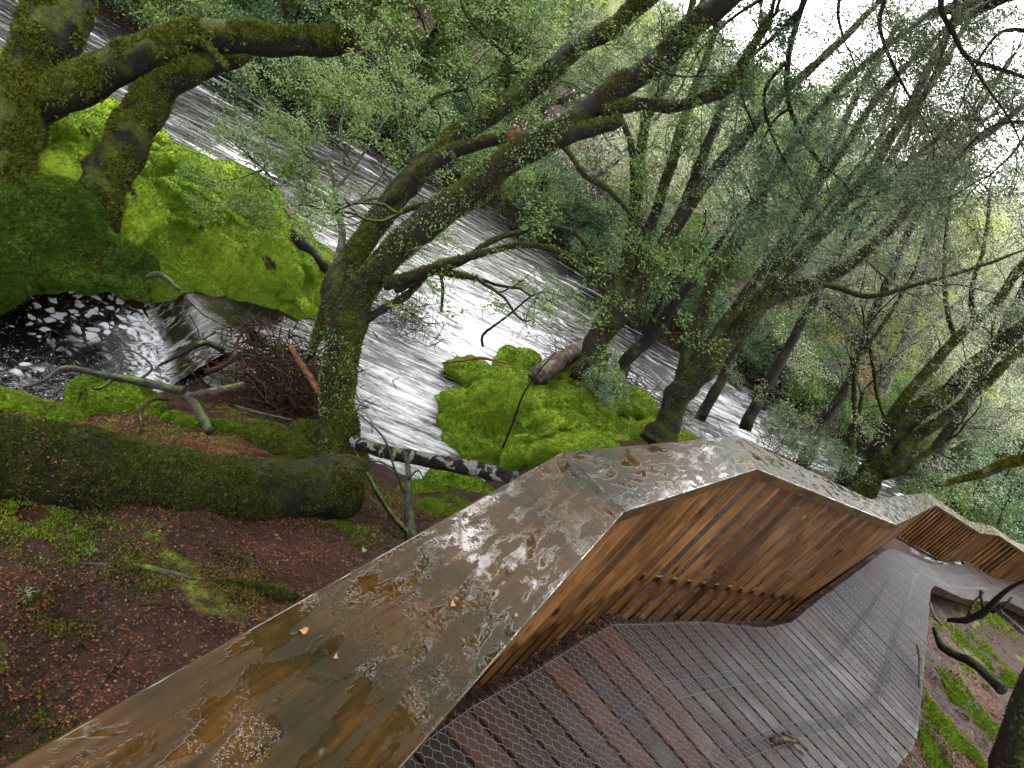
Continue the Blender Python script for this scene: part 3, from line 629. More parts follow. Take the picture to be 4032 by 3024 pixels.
bal = empty('balustrade', (RI[0][0], RI[0][1], float(zdeck(*RI[0])) - .05), 'zigzag timber balustrade with wide wet handrail and upright red brown slats', 'balustrade')
XT = [.56, .56, .52, .38, .06, .04, .04, .04, .04]     # how far the slats run down past the deck
zc = [float(zdeck(*((RO[i] + RI[i]) / 2))) + .95 for i in range(len(RO))]
for i in range(len(RO) - 1):
    o0, o1, i0, i1 = RO[i], RO[i + 1], RI[i], RI[i + 1]
    d = (i1 - i0) / np.linalg.norm(i1 - i0); z0, z1 = zc[i], zc[i + 1]; g_ = .0012
    lift = .0
    def q(xy, z): return np.array([xy[0], xy[1], z])
    e0, e1 = d * g_, -d * g_
    TH = .068
    mb = MB()
    c8 = [q(i0 + e0, z0 - TH), q(i1 + e1, z1 - TH), q(o1 + e1, z1 - TH), q(o0 + e0, z0 - TH), q(i0 + e0, z0), q(i1 + e1, z1), q(o1 + e1, z1), q(o0 + e0, z0)]
    boxq(mb, c8, off=rng.uniform(0, 20, 2))
    rl = mb.build('handrail', M['rail'], bal, smooth=True)
    bv = rl.modifiers.new('bevel', 'BEVEL'); bv.width = .006; bv.segments = 3; bv.limit_method = 'ANGLE'; bv.harden_normals = True
    n_in = (o0 + o1 - i0 - i1) / 2; n_in -= d * (n_in @ d); n_in /= np.linalg.norm(n_in)
    L = np.linalg.norm(i1 - i0); ns = max(3, round(L / (.19 if i < 3 else .13))); mb = MB()
    for k in range(ns):
        t = (k + .5) / ns; a_ = i0 + (i1 - i0) * t + n_in * .035
        zt = z0 + (z1 - z0) * t - TH - .001; zb = zt + TH - .95 - (XT[i] * (1 - t) + XT[i + 1] * t) + rng.normal(0, .006)
        tw = rng.normal(0, .02); dd = d * math.cos(tw) + n_in * math.sin(tw); nn = n_in * math.cos(tw) - d * math.sin(tw)
        c4 = [a_ - dd * .021, a_ + dd * .021, a_ + dd * .021 + nn * (.038 if i < 3 else .085), a_ - dd * .021 + nn * (.038 if i < 3 else .085)]
        boxq(mb, [q(x, zb) for x in c4] + [q(x, zt) for x in c4], 'z', off=rng.uniform(0, 40, 2))
    sp = mb.build('slat_panel', M['slat'], bal, smooth=False)
    bv = sp.modifiers.new('bevel', 'BEVEL'); bv.width = .003; bv.segments = 1; bv.limit_method = 'ANGLE'
    for hname, dz, hgt_ in (('lower_batten', -.14, .05),):
        mb = MB(); s0, s1 = i0 + n_in * (.078 if i < 3 else .124) + d * .01, i1 + n_in * (.078 if i < 3 else .124) - d * .01; wv = n_in * .018
        zb0, zb1 = z0 - .95 + dz, z1 - .95 + dz
        boxq(mb, [q(s0, zb0), q(s1, zb1), q(s1 + wv, zb1), q(s0 + wv, zb0), q(s0, zb0 + hgt_), q(s1, zb1 + hgt_), q(s1 + wv, zb1 + hgt_), q(s0 + wv, zb0 + hgt_)], off=rng.uniform(0, 20, 2))
        mb.build(hname, M['deck'], bal, smooth=False)
# leaves and bark lying on the rail and the deck
def flat_leaf(px, py, z, size, mat, name, label, cat, group, nrm=(0, 0, 1), rot=0.0, asp=.6):
    c = G(px, py, z); a = np.linspace(0, 2 * math.pi, 15)[:-1]; rr = size * .5
    xx = np.cos(a) * rr; yy = np.sin(a) * rr * asp * (1 - .35 * np.cos(a)); ca, sa = math.cos(rot), math.sin(rot)
    top = np.stack([c[0] + xx * ca - yy * sa, c[1] + xx * sa + yy * ca, c[2] + .003 + .004 * np.sin(a * 2 + 1) + .002], 1)
    V = np.vstack([top, top - np.array([0, 0, .0015]), c + np.array([0, 0, .008]), c + np.array([0, 0, .0055])]); n = len(a); j = np.arange(n); k = (j + 1) % n
    mb = MB(); mb.add(V, np.stack([j, j + n, k + n, k], -1), np.vstack([np.stack([np.full(n, 2 * n), j, k], -1), np.stack([np.full(n, 2 * n + 1), k + n, j + n], -1)]))
    tag(mb.build(name, mat, base=c), label, cat, group)
def rail_z(px, py):
    z = 4.5
    for _ in range(30):
        g = G(px, py, z); z = float(zdeck(g[0], g[1])) + .95
    return z
def rail_surf(px, py):
    # exact height on the sloped cap: interpolate along the nearest segment
    z = 4.5
    for _ in range(20):
        g = G(px, py, z)[:2]; best = None
        for i in range(len(RO) - 1):
            m0, m1 = (RO[i] + RI[i]) / 2, (RO[i + 1] + RI[i + 1]) / 2; ab = m1 - m0; t = (g - m0) @ ab / (ab @ ab); dd = np.linalg.norm(g - (m0 + np.clip(t, 0, 1) * ab))
            if best is None or dd < best[0]: best = (dd, zc[i] * (1 - t) + zc[i + 1] * t)
        z = best[1]
    return z
for px, py, s, m, lab in [(452, 605, .020, 'rail_leaf', 'small orange leaf stuck to the wet handrail, nearer of two side by side'), (495, 593, .018, 'rail_leaf', 'tiny tan leaf on the handrail near its inner edge'), (302, 632, .022, 'rail_leaf', 'orange leaf floating on rain on the handrail by its outer edge'), (335, 658, .014, 'rail_leaf', 'pinkish leaf scrap on the middle of the near handrail'),
                          (427, 647, .022, 'chip', 'dark bark flake on the near handrail below the orange leaf'), (508, 572, .016, 'chip', 'dark speck of bark on the handrail beside the corner'), (363, 551, .016, 'grass', 'thin green leaf lying on the outer edge of the handrail'), (515, 616, .012, 'rail_leaf', 'pale leaf scrap at the inner edge of the handrail above the slats')]:
    flat_leaf(px, py, rail_surf(px, py), s * .75, M[m], 'fallen_leaf', lab, 'leaf', 'bits lying on the handrail', rot=px * .7)
def deck_z(px, py):
    z = 3
    for _ in range(30): g = G(px, py, z); z = float(zdeck(g[0], g[1]))
    return z + .012
for L, wd, lab in [([(772, 740), (783, 739), (795, 742)], .02, 'reddish curl of bark lying on the netted deck, shorter of the two'), ([(783, 733), (793, 738), (808, 751)], .013, 'narrow strip of bark lying on the netted deck, longer of the two')]:
    Pp = np.array([G(x, y, deck_z(x, y) + .012) for x, y in L]); pp, rr = smooth_poly(Pp, [wd * .7, wd, wd * .6], 5)
    mb = MB(); V, _ = tube(mb, pp, rr, 7, .3, 3); mb.V[0][:, 2] = Pp[:, 2].mean() + (mb.V[0][:, 2] - Pp[:, 2].mean()) * .7
    tag(mb.build('bark_piece', M['litter_twig'], base=Pp[0]), lab, 'bark', 'bark on the deck')
print('deck', time.time() - T0)
# ------------------------------------------------------------------ logs, sticks, brushwood, litter
def limb_mesh(L, k=4, jitter=0.0, seed=0):
    pts, rad = pts_px(L); return smooth_poly(pts, rad, k)
def stick(name, L, mat, label, cat, group=None, sides=8, lump=.18, seed=0, k=4, fuzz=None):
    pp, rr = limb_mesh(L, k); mb = MB(); V, N = tube(mb, pp, rr, sides, lump, seed)
    if fuzz:
        n, size = fuzz; rg = np.random.default_rng(seed + 50); C, Nn = scatter(V, mb.Q[0], n, rg, lambda c, m: np.clip(m[:, 2] + .3, .02, 1))
    o = tag(mb.build(name, M[mat], base=pp[0]), label, cat, group)
    if fuzz:
        o.name = name; m2 = MB(); tufts(m2, C, Nn, rg, size); f = m2.build('moss', M['moss_dull'] if mat != 'bark_green' else M['moss_yellow'], o)
    return o
# thick fallen log: hand-shaped, bulging, mossy on top
LG = [(-60, 455, 4.35, 46), (-10, 458, 4.55, 44), (60, 470, 4.75, 44), (130, 484, 5.05, 44), (200, 494, 5.35, 42), (260, 497, 5.65, 39), (310, 492, 5.95, 34), (338, 487, 6.15, 31), (350, 484, 6.22, 29), (352, 484, 6.23, 20)]
pp, rr = limb_mesh(LG, 10); mb = MB(); V, Nn = tube(mb, pp, rr, 44, .10, 4, 1.2)
d = .016 * fbm(V * np.array([9, 9, 9]), 61, 3) + .03 * np.abs(vnoise(V * 2.5, 66)) - .012; tl = np.clip((np.arange(len(V)) / len(V) - .93) / .07, 0, 1); d = d + tl * .05 * vnoise(V * 13, 67); mb.V[0][:len(V)] += Nn * d[:, None]; V = mb.V[0]
log = tag(mb.build('fallen_log', M['bark_log'], base=pp[0]), 'thick dark olive mossy fallen log lying across the bank above the leaf litter', 'log')
rng = np.random.default_rng(12); C, N_ = scatter(V, mb.Q[0], 42000, rng, lambda c, m: np.clip(m[:, 2] + .4, .02, 1) * (fbm(c * 3, 71, 3) > -.1))
m2 = MB(); tufts(m2, C, N_, rng, .017, .8); m2.build('moss', M['moss_dull'], log)
C, N_ = scatter(V, mb.Q[0], 16000, rng, lambda c, m: np.clip(m[:, 2] - .05, 0, 1) * (fbm(c * 2.2, 171, 3) > .12)); m2 = MB(); tufts(m2, C, N_, rng, .016, .8); m2.build('bright_moss', M['moss_yellow'], log)
C, N_ = scatter(V, mb.Q[0], 260, rng, lambda c, m: np.clip(m[:, 2] - .2, 0, 1) * (fbm(c * 2.5, 72, 2) > .1)); m2 = MB(); leaves(m2, C + N_ * .008, rng, .018, .7, .7); m2.build('litter', M['litter'], log)['kind'] = 'stuff'
stick('fallen_log', [(352, 441, 7.35, 6), (387, 452, 7.2, 7), (434, 461, 7.05, 7.5), (480, 470, 6.95, 8), (517, 479, 6.85, 8)], 'bark_spot', 'slim dark fallen trunk with pale lichen patches, bridging from the forked tree towards the handrail', 'log', sides=16, lump=.06, k=8)
stick('rotten_log', [(533, 379, 12.3, 7), (540, 374, 12.35, 11), (556, 364, 12.6, 10), (578, 350, 13.0, 8)], 'bark_rot', 'pale flaking rotten log behind the light green boulder', 'log', sides=18, lump=.22, k=8)
sl_ = stick('broken_log', [(288, 222, 11.3, 6), (300, 241, 11.2, 8), (322, 262, 11.2, 8), (345, 280, 11.1, 6)], 'bark_dark', 'dark splintered log with orange split end at the river edge behind the moss mound', 'log', sides=14, lump=.2, k=6)
for k, (x, y) in enumerate([(262, 188), (271, 192), (278, 200), (267, 198)]):
    a_, c_ = P(289 + k * 2, 224 - k, 11.28), P(x, y, 11.3); mb = MB(); s = np.array([.03, .02, 0])
    tube(mb, [a_, (a_ + c_) / 2 + s * .3, c_], [.06, .04, .008], 5, .3, k); mb.build('splinter', M['split'], sl_)
stick('broken_log', [(83, 100, 11.6, 6), (100, 109, 11.6, 7.5), (120, 121, 11.6, 7)], 'bark_red', 'wet red brown log stub lying at the river edge behind the left leaning trunk', 'log', sides=12, k=6)
br = stick('grey_branch', [(23, 388, 6.5, 1.6), (45, 380, 6.6, 2.2), (66, 368, 6.75, 3), (108, 376, 6.95, 3), (139, 381, 7.1, 4.3), (160, 386, 7.15, 4.5), (182, 391, 7.2, 3.5)], 'grey_wood', 'long grey forked branch lying over the edge of the foamy pool', 'branch', sides=9)
for L in ([(112, 378, 6.98, 2.5), (104, 386, 6.9, 2), (92, 389, 6.85, 1.2)], [(140, 380, 7.1, 1.8), (152, 368, 7.1, 1.2), (140, 355, 7.1, 1), (122, 349, 7.1, .9), (108, 357, 7.05, .7)]):
    pp, rr = limb_mesh(L); mb = MB(); tube(mb, pp, rr, 6, .1, 2); mb.build('side_branch', M['grey_wood'], br)
stick('grey_root', [(188, 396, 6.95, 5), (197, 408, 6.8, 5), (204, 420, 6.7, 5), (209, 432, 6.6, 3.5)], 'grey_wood', 'smooth grey root curving down over the moss beside the brushwood heap', 'root', sides=10)
stick('curved_stick', [(168, 400, 6.9, 1.6), (156, 399, 6.75, 1.8), (146, 404, 6.6, 2), (140, 413, 6.5, 2), (141, 424, 6.4, 2), (141, 433, 6.35, 1.5)], 'litter_twig', 'hooked red brown stick standing on the moss next to the grey root', 'stick', sides=7)
stick('pale_root', [(146, 277, 8.5, 2), (157, 274, 8.5, 3), (168, 280, 8.5, 3), (180, 290, 8.5, 2)], 'grey_wood', 'short pale root arching out of the moss above the cascade', 'root', sides=8)
stub = stick('dead_stub', [(411, 540, 6.3, 6), (409, 515, 6.4, 5), (408, 490, 6.5, 4), (408, 468, 6.6, 2.5), (404, 450, 6.7, 1.2)], 'grey_wood', 'upright grey dead stub with bare twigs beside the wet handrail', 'dead stub', sides=8)
for L in ([(412, 538, 6.3, 3.2), (385, 505, 6.4, 2.6), (352, 447, 6.9, 1.8)], [(409, 505, 6.5, 1.4), (395, 470, 6.6, 1.2), (385, 440, 6.8, 1), (366, 420, 7, .8), (354, 411, 7, .6)], [(408, 480, 6.5, 1.2), (418, 470, 6.5, 1), (424, 480, 6.5, .6)], [(395, 470, 6.6, 1), (380, 462, 6.7, .8), (362, 462, 6.8, .5)], [(370, 478, 6.8, 1.5), (380, 500, 6.6, 1.2), (404, 528, 6.4, 1)]):
    pp, rr = limb_mesh(L); mb = MB(); tube(mb, pp, rr, 5, .1, 2); mb.build('twig', M['twig'], stub)
stick('arched_twig', [(483, 347, 10.6, 1.2), (482, 338, 10.6, 1.5), (487, 331, 10.6, 1.4), (510, 314, 10.5, 1.2), (530, 297, 10.5, 1), (546, 292, 10.5, .7), (565, 297, 10.5, .5)], 'bark_dark', 'thin dark twig arching up from the light green boulder over the water', 'twig', sides=6)
stick('thin_sapling', [(503, 447, 8.2, 1.2), (514, 420, 8.1, 1.3), (523, 395, 8.1, 1.1), (540, 370, 8.0, .8), (556, 352, 8.0, .5)], 'bark_dark', 'thin bare sapling leaning in front of the light green boulder', 'sapling', sides=6)
stick('fallen_twig', [(442, 363, 10.2, 1), (462, 361, 10.3, 1.3), (480, 358, 10.4, 1.6), (500, 362, 10.5, 1), (515, 365, 10.6, .7)], 'split', 'brown forked twig lying on top of the light green boulder', 'twig', sides=6)
# right bank sticks
stick('mossy_stick', [(934, 628, 7.6, 2), (941, 645, 7.4, 4), (955, 655, 7.2, 4), (972, 662, 7.0, 4.5), (1003, 690, 6.6, 6)], 'bark_green', 'dark mossy stick lying on the red litter beside the right tree trunk', 'stick', sides=9)
g_ = stick('mossy_branch', [(948, 620, 8.0, 2), (966, 620, 7.8, 3.5), (984, 612, 7.6, 4), (996, 600, 7.4, 3), (1010, 588, 7.2, 2), (1030, 578, 7.0, 1.6)], 'bark_green', 'forked dark mossy branch rising in front of the far end of the boardwalk', 'branch', sides=9)
for L in ([(968, 620, 7.8, 2), (973, 604, 7.8, 1.6), (984, 592, 7.8, .8)], [(984, 612, 7.6, 2), (981, 597, 7.6, 1.5), (981, 590, 7.6, 1.8)], [(992, 612, 7.5, 2), (1006, 605, 7.4, 1.6), (1012, 597, 7.4, 1)]):
    pp, rr = limb_mesh(L); mb = MB(); tube(mb, pp, rr, 6, .15, 2); mb.build('side_branch', M['bark_green'], g_)
for k, (L, lab) in enumerate([([(930, 603, 9, 1.2), (934, 616, 8.6, 1.4), (942, 626, 8.4, 1)], 'short bleached stick by the corner of the boardwalk'), ([(917, 645, 7.2, 1.2), (920, 660, 7.0, 1.5), (919, 676, 6.8, 1.4), (920, 690, 6.6, 1.1)], 'crooked bleached stick lying along the right edge of the boardwalk'), ([(1000, 610, 8.5, 1.2), (1012, 622, 8.2, 2.4), (1024, 634, 8, 2.2)], 'bleached branch with dark bands at the right edge of the picture'), ([(903, 690, 6.4, 1.2), (911, 698, 6.3, 1.5), (914, 703, 6.2, 1)], 'small white stick below the crooked one on the red litter'), ([(902, 735, 5.6, 1.2), (908, 744, 5.5, 1.4)], 'tiny white stick on the red litter near the deck corner')]):
    stick('bleached_stick', L, 'bark_pale', lab, 'stick', 'bleached sticks on the right bank', sides=6)
# roots and sticks on the left litter slope
z_on = lambda x, y: float(hgt(x, y)[0])
def on_ground(px, py, off=0.0):
    d0, d1 = .5, 40.; v = ray(px, py); ds = np.linspace(d0, d1, 900); q = np.array([0, 0, CZ]) + v[None, :] * ds[:, None]
    hh = hgt(q[:, 0], q[:, 1]); k = np.argmax(q[:, 2] < hh + off); return q[k] if q[k][2] < hh[k] + off else P(px, py, 6), ds[k]
def ground_stick(name, L, mat, label, cat, off=.02, **k):
    LL = []
    for x, y, r in L:
        q, d = on_ground(x, y, off); LL.append((x, y, d, r))
    return stick(name, LL, mat, label, cat, **k)
ground_stick('surface_root', [(58, 563, 1), (100, 565, 2.5), (140, 567, 4), (185, 578, 4), (200, 582, 2)], 'grey_wood', 'low root half buried in red leaf litter, longer of the two, left of the handrail', 'root', off=.005, sides=9)
ground_stick('surface_root', [(228, 582, 2), (245, 586, 5), (270, 592, 6), (296, 600, 6)], 'bark', 'thick mossy root end meeting the outer edge of the handrail', 'root', off=.02, sides=10, fuzz=(1500, .018))
ground_stick('red_stick', [(214, 552, 1), (240, 558, 1.6), (255, 567, 1.5), (266, 577, 1)], 'litter_twig', 'slim red stick on the leaf litter above the thick mossy root', 'stick', sides=6)
ground_stick('bare_twig', [(130, 642, 1.2), (126, 655, 1.4), (113, 668, 1.6), (100, 690, .8)], 'bark_dark', 'dark bare twig on the litter in the lower left', 'twig', off=.03, sides=6)

def heap(name, ctr, ext, n, rng, mats_label, mat, rmax=.012, lmax=.55, flat=.35):
    mb = MB()
    for _ in range(n):
        u = rng.normal(size=3) * np.array(ext) * .5; c = np.array(ctr) + u; d = rnd_unit(rng, 1)[0]; d[2] *= flat; d /= np.linalg.norm(d)
        L = rng.uniform(.2, 1) * lmax; m = c + rng.normal(size=3) * .05 * L; r = rng.uniform(.25, 1) * rmax
        tube(mb, [c - d * L / 2, m, c + d * L / 2 + rng.normal(size=3) * .1 * L], [r, r * .9, r * .4], 4, 0, 0, 3, False)
    return mb.build(name, M[mat], base=ctr)
rng = np.random.default_rng(77)
hp = G(288, 392, .5)
o = heap('brushwood', hp, (.8, .85, .42), 850, rng, '', 'litter_twig'); tag(o, kind='stuff')
o = heap('brushwood', G(285, 368, .4), (.7, .5, .3), 300, rng, '', 'bark_dark', .014, .7); tag(o, kind='stuff')
o = heap('brushwood', G(405, 315, .25), (.7, .6, .35), 420, rng, '', 'bark_red', .008, .5, .6); tag(o, kind='stuff')
o = heap('brushwood', G(600, 372, .5), (1.6, .9, .35), 420, rng, '', 'litter_twig', .010, .6); tag(o, kind='stuff')
o = heap('brushwood', G(650, 400, .55), (1.4, .8, .3), 300, rng, '', 'bark_dark', .010, .6); tag(o, kind='stuff')
for k, (L, m, lab) in enumerate([([(205, 372, 7.2, 3), (222, 366, 7.3, 2.6), (234, 356, 7.4, 2.2), (238, 340, 7.5, 1.6), (246, 329, 7.5, 1.2), (256, 326, 7.5, .7)], 'litter_twig', 'forked red brown branch sticking up from the brushwood towards the cascade'),
        ([(290, 345, 7.3, 2.4), (300, 362, 7.2, 3), (312, 380, 7.1, 3.2), (320, 396, 7.0, 2)], 'split', 'orange snapped branch leaning on the forked tree above the brushwood'),
        ([(234, 406, 7.0, 1.8), (250, 411, 7.0, 2), (268, 415, 7.0, 1.6), (292, 420, 7.0, .8)], 'grey_wood', 'pale grey stick across the dark hollow under the brushwood'),
        ([(158, 366, 7.1, 1), (180, 355, 7.15, 2.4), (204, 343, 7.2, 3), (224, 351, 7.3, 3)], 'bark_dark', 'dark wet branch at the lip of the cascade'),
        ([(190, 395, 6.9, 3), (215, 391, 6.9, 4), (245, 384, 6.95, 3)], 'bark_rot', 'flat split piece of rotting wood in front of the brushwood')]):
    stick('driftwood', L, m, lab, 'driftwood', 'driftwood round the brushwood', sides=8, seed=k)
# leaf litter
rng = np.random.default_rng(31)
def litter(x0, x1, y0, y1, n, size, mask):
    x = rng.uniform(x0, x1, n); y = rng.uniform(y0, y1, n); k = mask(x, y); x, y = x[k], y[k]; z = hgt(x, y); k = z > .15; return np.stack([x, y, z + .006], 1)[k]
mb = MB()
dens = lambda x, y: (fbm(np.stack([x, y, 0 * x], 1) * .9, 90, 3) > rng.uniform(-1.0, .8, len(x)))
leaves(mb, litter(-3.6, 2.6, .6, 6.3, 130000, .02, dens), rng, .0165, .7, .75)
leaves(mb, litter(2.2, 9, 2.5, 13, 150000, .02, lambda x, y: dens(x, y) & (.5 * (x - 3) - .5 * (y - 4) > -1.6)), rng, .026, .7, .7)
leaves(mb, litter(1.8, 14, 1.2, 20, 90000, .02, lambda x, y: dens(x, y) & (.5 * (x - 3) - .5 * (y - 4) > -1.6)), rng, .03, .7, .7)
tag(mb.build('leaf_litter', M['litter'], smooth=False), kind='stuff')
mb = MB()
for _ in range(900):
    if rng.random() < .5: x, y = rng.uniform(-2.6, 2), rng.uniform(1, 6)
    else: x, y = rng.uniform(2.6, 9), rng.uniform(2.5, 12)
    a = rng.uniform(0, 3.14); L = rng.uniform(.05, .3); e = np.array([[x - math.cos(a) * L / 2, y - math.sin(a) * L / 2], [x + rng.normal(0, .01), y], [x + math.cos(a) * L / 2, y + math.sin(a) * L / 2]]); z = hgt(e[:, 0], e[:, 1]) + .008
    if z.min() < .2 or .5 * (x - 1) - .5 * (y - 3) < -1.2 and x > 2: continue
    r = rng.uniform(.0015, .005); tube(mb, np.column_stack([e, z]), [r, r, r * .5], 4, 0, 0, 3, False)
tag(mb.build('twig_litter', M['litter_twig'], smooth=True), kind='stuff')
# low ground moss on the slopes
mb = MB(); x = rng.uniform(-3.5, 14, 260000); y = rng.uniform(.8, 18, 260000); q = np.stack([x, y, 0 * x], 1)
pm = fbm(q * .8, 90, 3) < -.38; x, y = x[pm], y[pm]; z = hgt(x, y); k = z > .1; C = np.stack([x, y, z], 1)[k]; tufts(mb, C, np.tile([0, 0, 1.], (len(C), 1)), rng, .025, .7)
def moss_patches(mb, L):
    for px, py, n, rx_ in L:
        c, d = on_ground(px, py); x = c[0] + rng.normal(size=n) * rx_; y = c[1] + rng.normal(size=n) * rx_ * .6; C = np.stack([x, y, hgt(x, y)], 1); C = C[fbm(C * 5, 33, 2) > -.35]; tufts(mb, C, np.tile([0, 0, 1.], (len(C), 1)), rng, .018, .7)
moss_patches(mb, [(150, 582, 2500, .16), (235, 590, 2500, .14), (255, 572, 2500, .14), (60, 625, 2500, .13), (10, 735, 4000, .18), (345, 535, 2000, .15)])
tag(mb.build('ground_moss', M['moss_yellow'], smooth=False), kind='stuff')
mb = MB(); moss_patches(mb, [(50, 522, 5000, .28), (10, 517, 5000, .3), (330, 520, 2500, .15), (360, 430, 2500, .2), (380, 495, 4000, .25), (450, 500, 4000, .25), (255, 420, 3000, .2), (150, 430, 3500, .3), (100, 440, 3000, .3)])
for a_, c_, n, w_ in [((928, 618), (1000, 660), 12000, .16), ((968, 600), (1010, 628), 8000, .2), ((925, 700), (985, 768), 16000, .22), ((945, 690), (1000, 730), 14000, .2), ((950, 650), (985, 690), 9000, .14), ((915, 730), (950, 768), 9000, .16), ((990, 660), (1020, 690), 8000, .2)]:
    e0, e1 = on_ground(*a_)[0][:2], on_ground(*c_)[0][:2]; t = rng.random((n, 1)); q = e0 * (1 - t) + e1 * t; dn = (e1 - e0)[::-1] * np.array([-1, 1]) / np.linalg.norm(e1 - e0); q = q + dn * rng.normal(size=(n, 1)) * w_
    C = np.column_stack([q, hgt(q[:, 0], q[:, 1])]); C = C[fbm(C * 3.5, 34, 3) > -.25]; tufts(mb, C, np.tile([0, 0, 1.], (len(C), 1)), rng, .035, .7)
tag(mb.build('ground_moss', M['moss'], smooth=False), kind='stuff')
# grass tufts
for k, (px, py) in enumerate([(164, 560), (150, 556), (90, 552), (274, 539), (24, 594)]):
    c, d = on_ground(px, py); mb = MB(); nbl = 16
    for j in range(nbl):
        a = rng.uniform(0, 6.28); L = rng.uniform(.025, .06); dr = np.array([math.cos(a), math.sin(a), rng.uniform(.3, 1.1)]); s = np.array([-math.sin(a), math.cos(a), 0]) * .0025
        m_ = c + dr * L * .6; e = c + dr * L + np.array([0, 0, -.02]); mb.add([c - s, c + s, m_ + s, m_ - s, e], [[0, 1, 2, 3]], [[3, 2, 4]])
    tag(mb.build('grass_tuft', M['grass'], base=c), 'small tuft of green grass on the red leaf litter left of the handrail', 'grass tuft', 'grass tufts on the litter slope')
print('logs', time.time() - T0)
# ------------------------------------------------------------------ trees
def grow(rng, p, d, L, r, lvl, tubes, anc, up=.12, wig=.5, nb=(3, 5), rat=(.4, .65)):
    n = int(min(11, 4 + L / .14)); st = L / n; pts = [np.array(p, float)]; d = np.array(d, float)
    for i in range(n):
        d = d + rng.normal(0, wig, 3) * .42; d[2] += up * .35; d /= np.linalg.norm(d); pts.append(pts[-1] + d * st)
    pts = np.array(pts); rr = np.linspace(r, max(r * .35, .0012), n + 1); tubes.append((pts, rr, lvl))
    if lvl <= 0: anc.append(pts[1:]); return
    if lvl == 1: anc.append(pts[n // 2:])
    for _ in range(int(rng.integers(nb[0], nb[1] + 1))):
        k = int(rng.integers(max(1, n // 4), n + 1)); dd = pts[k] - pts[k - 1]; dd /= np.linalg.norm(dd)
        v = rng.normal(size=3); v[2] *= .6; v -= dd * (v @ dd); v /= np.linalg.norm(v); an = rng.uniform(.5, 1.15)
        grow(rng, pts[k], dd * math.cos(an) + v * math.sin(an), L * rng.uniform(*rat), max(rr[k] * .6, .0015), lvl - 1, tubes, anc, up, wig, nb, rat)
def foliage(mb, anc, rng, per, size, rad=.07, flat=.62, thick=.3, asp=.6, keep=1.0):
    A = np.concatenate(anc) if anc else np.zeros((0, 3))
    if keep < 1: A = A[rng.random(len(A)) < keep]
    C = np.repeat(A, per, 0); o = rng.normal(size=C.shape) * rad; o[:, 2] *= thick; leaves(mb, C + o, rng, size, flat, asp)
def twig_mesh(mb, tubes):
    for pts, rr, lvl in tubes: tube(mb, pts, rr, 3 if rr[0] < .008 else (5 if rr[0] < .025 else 7), 0, 0, 3, False)
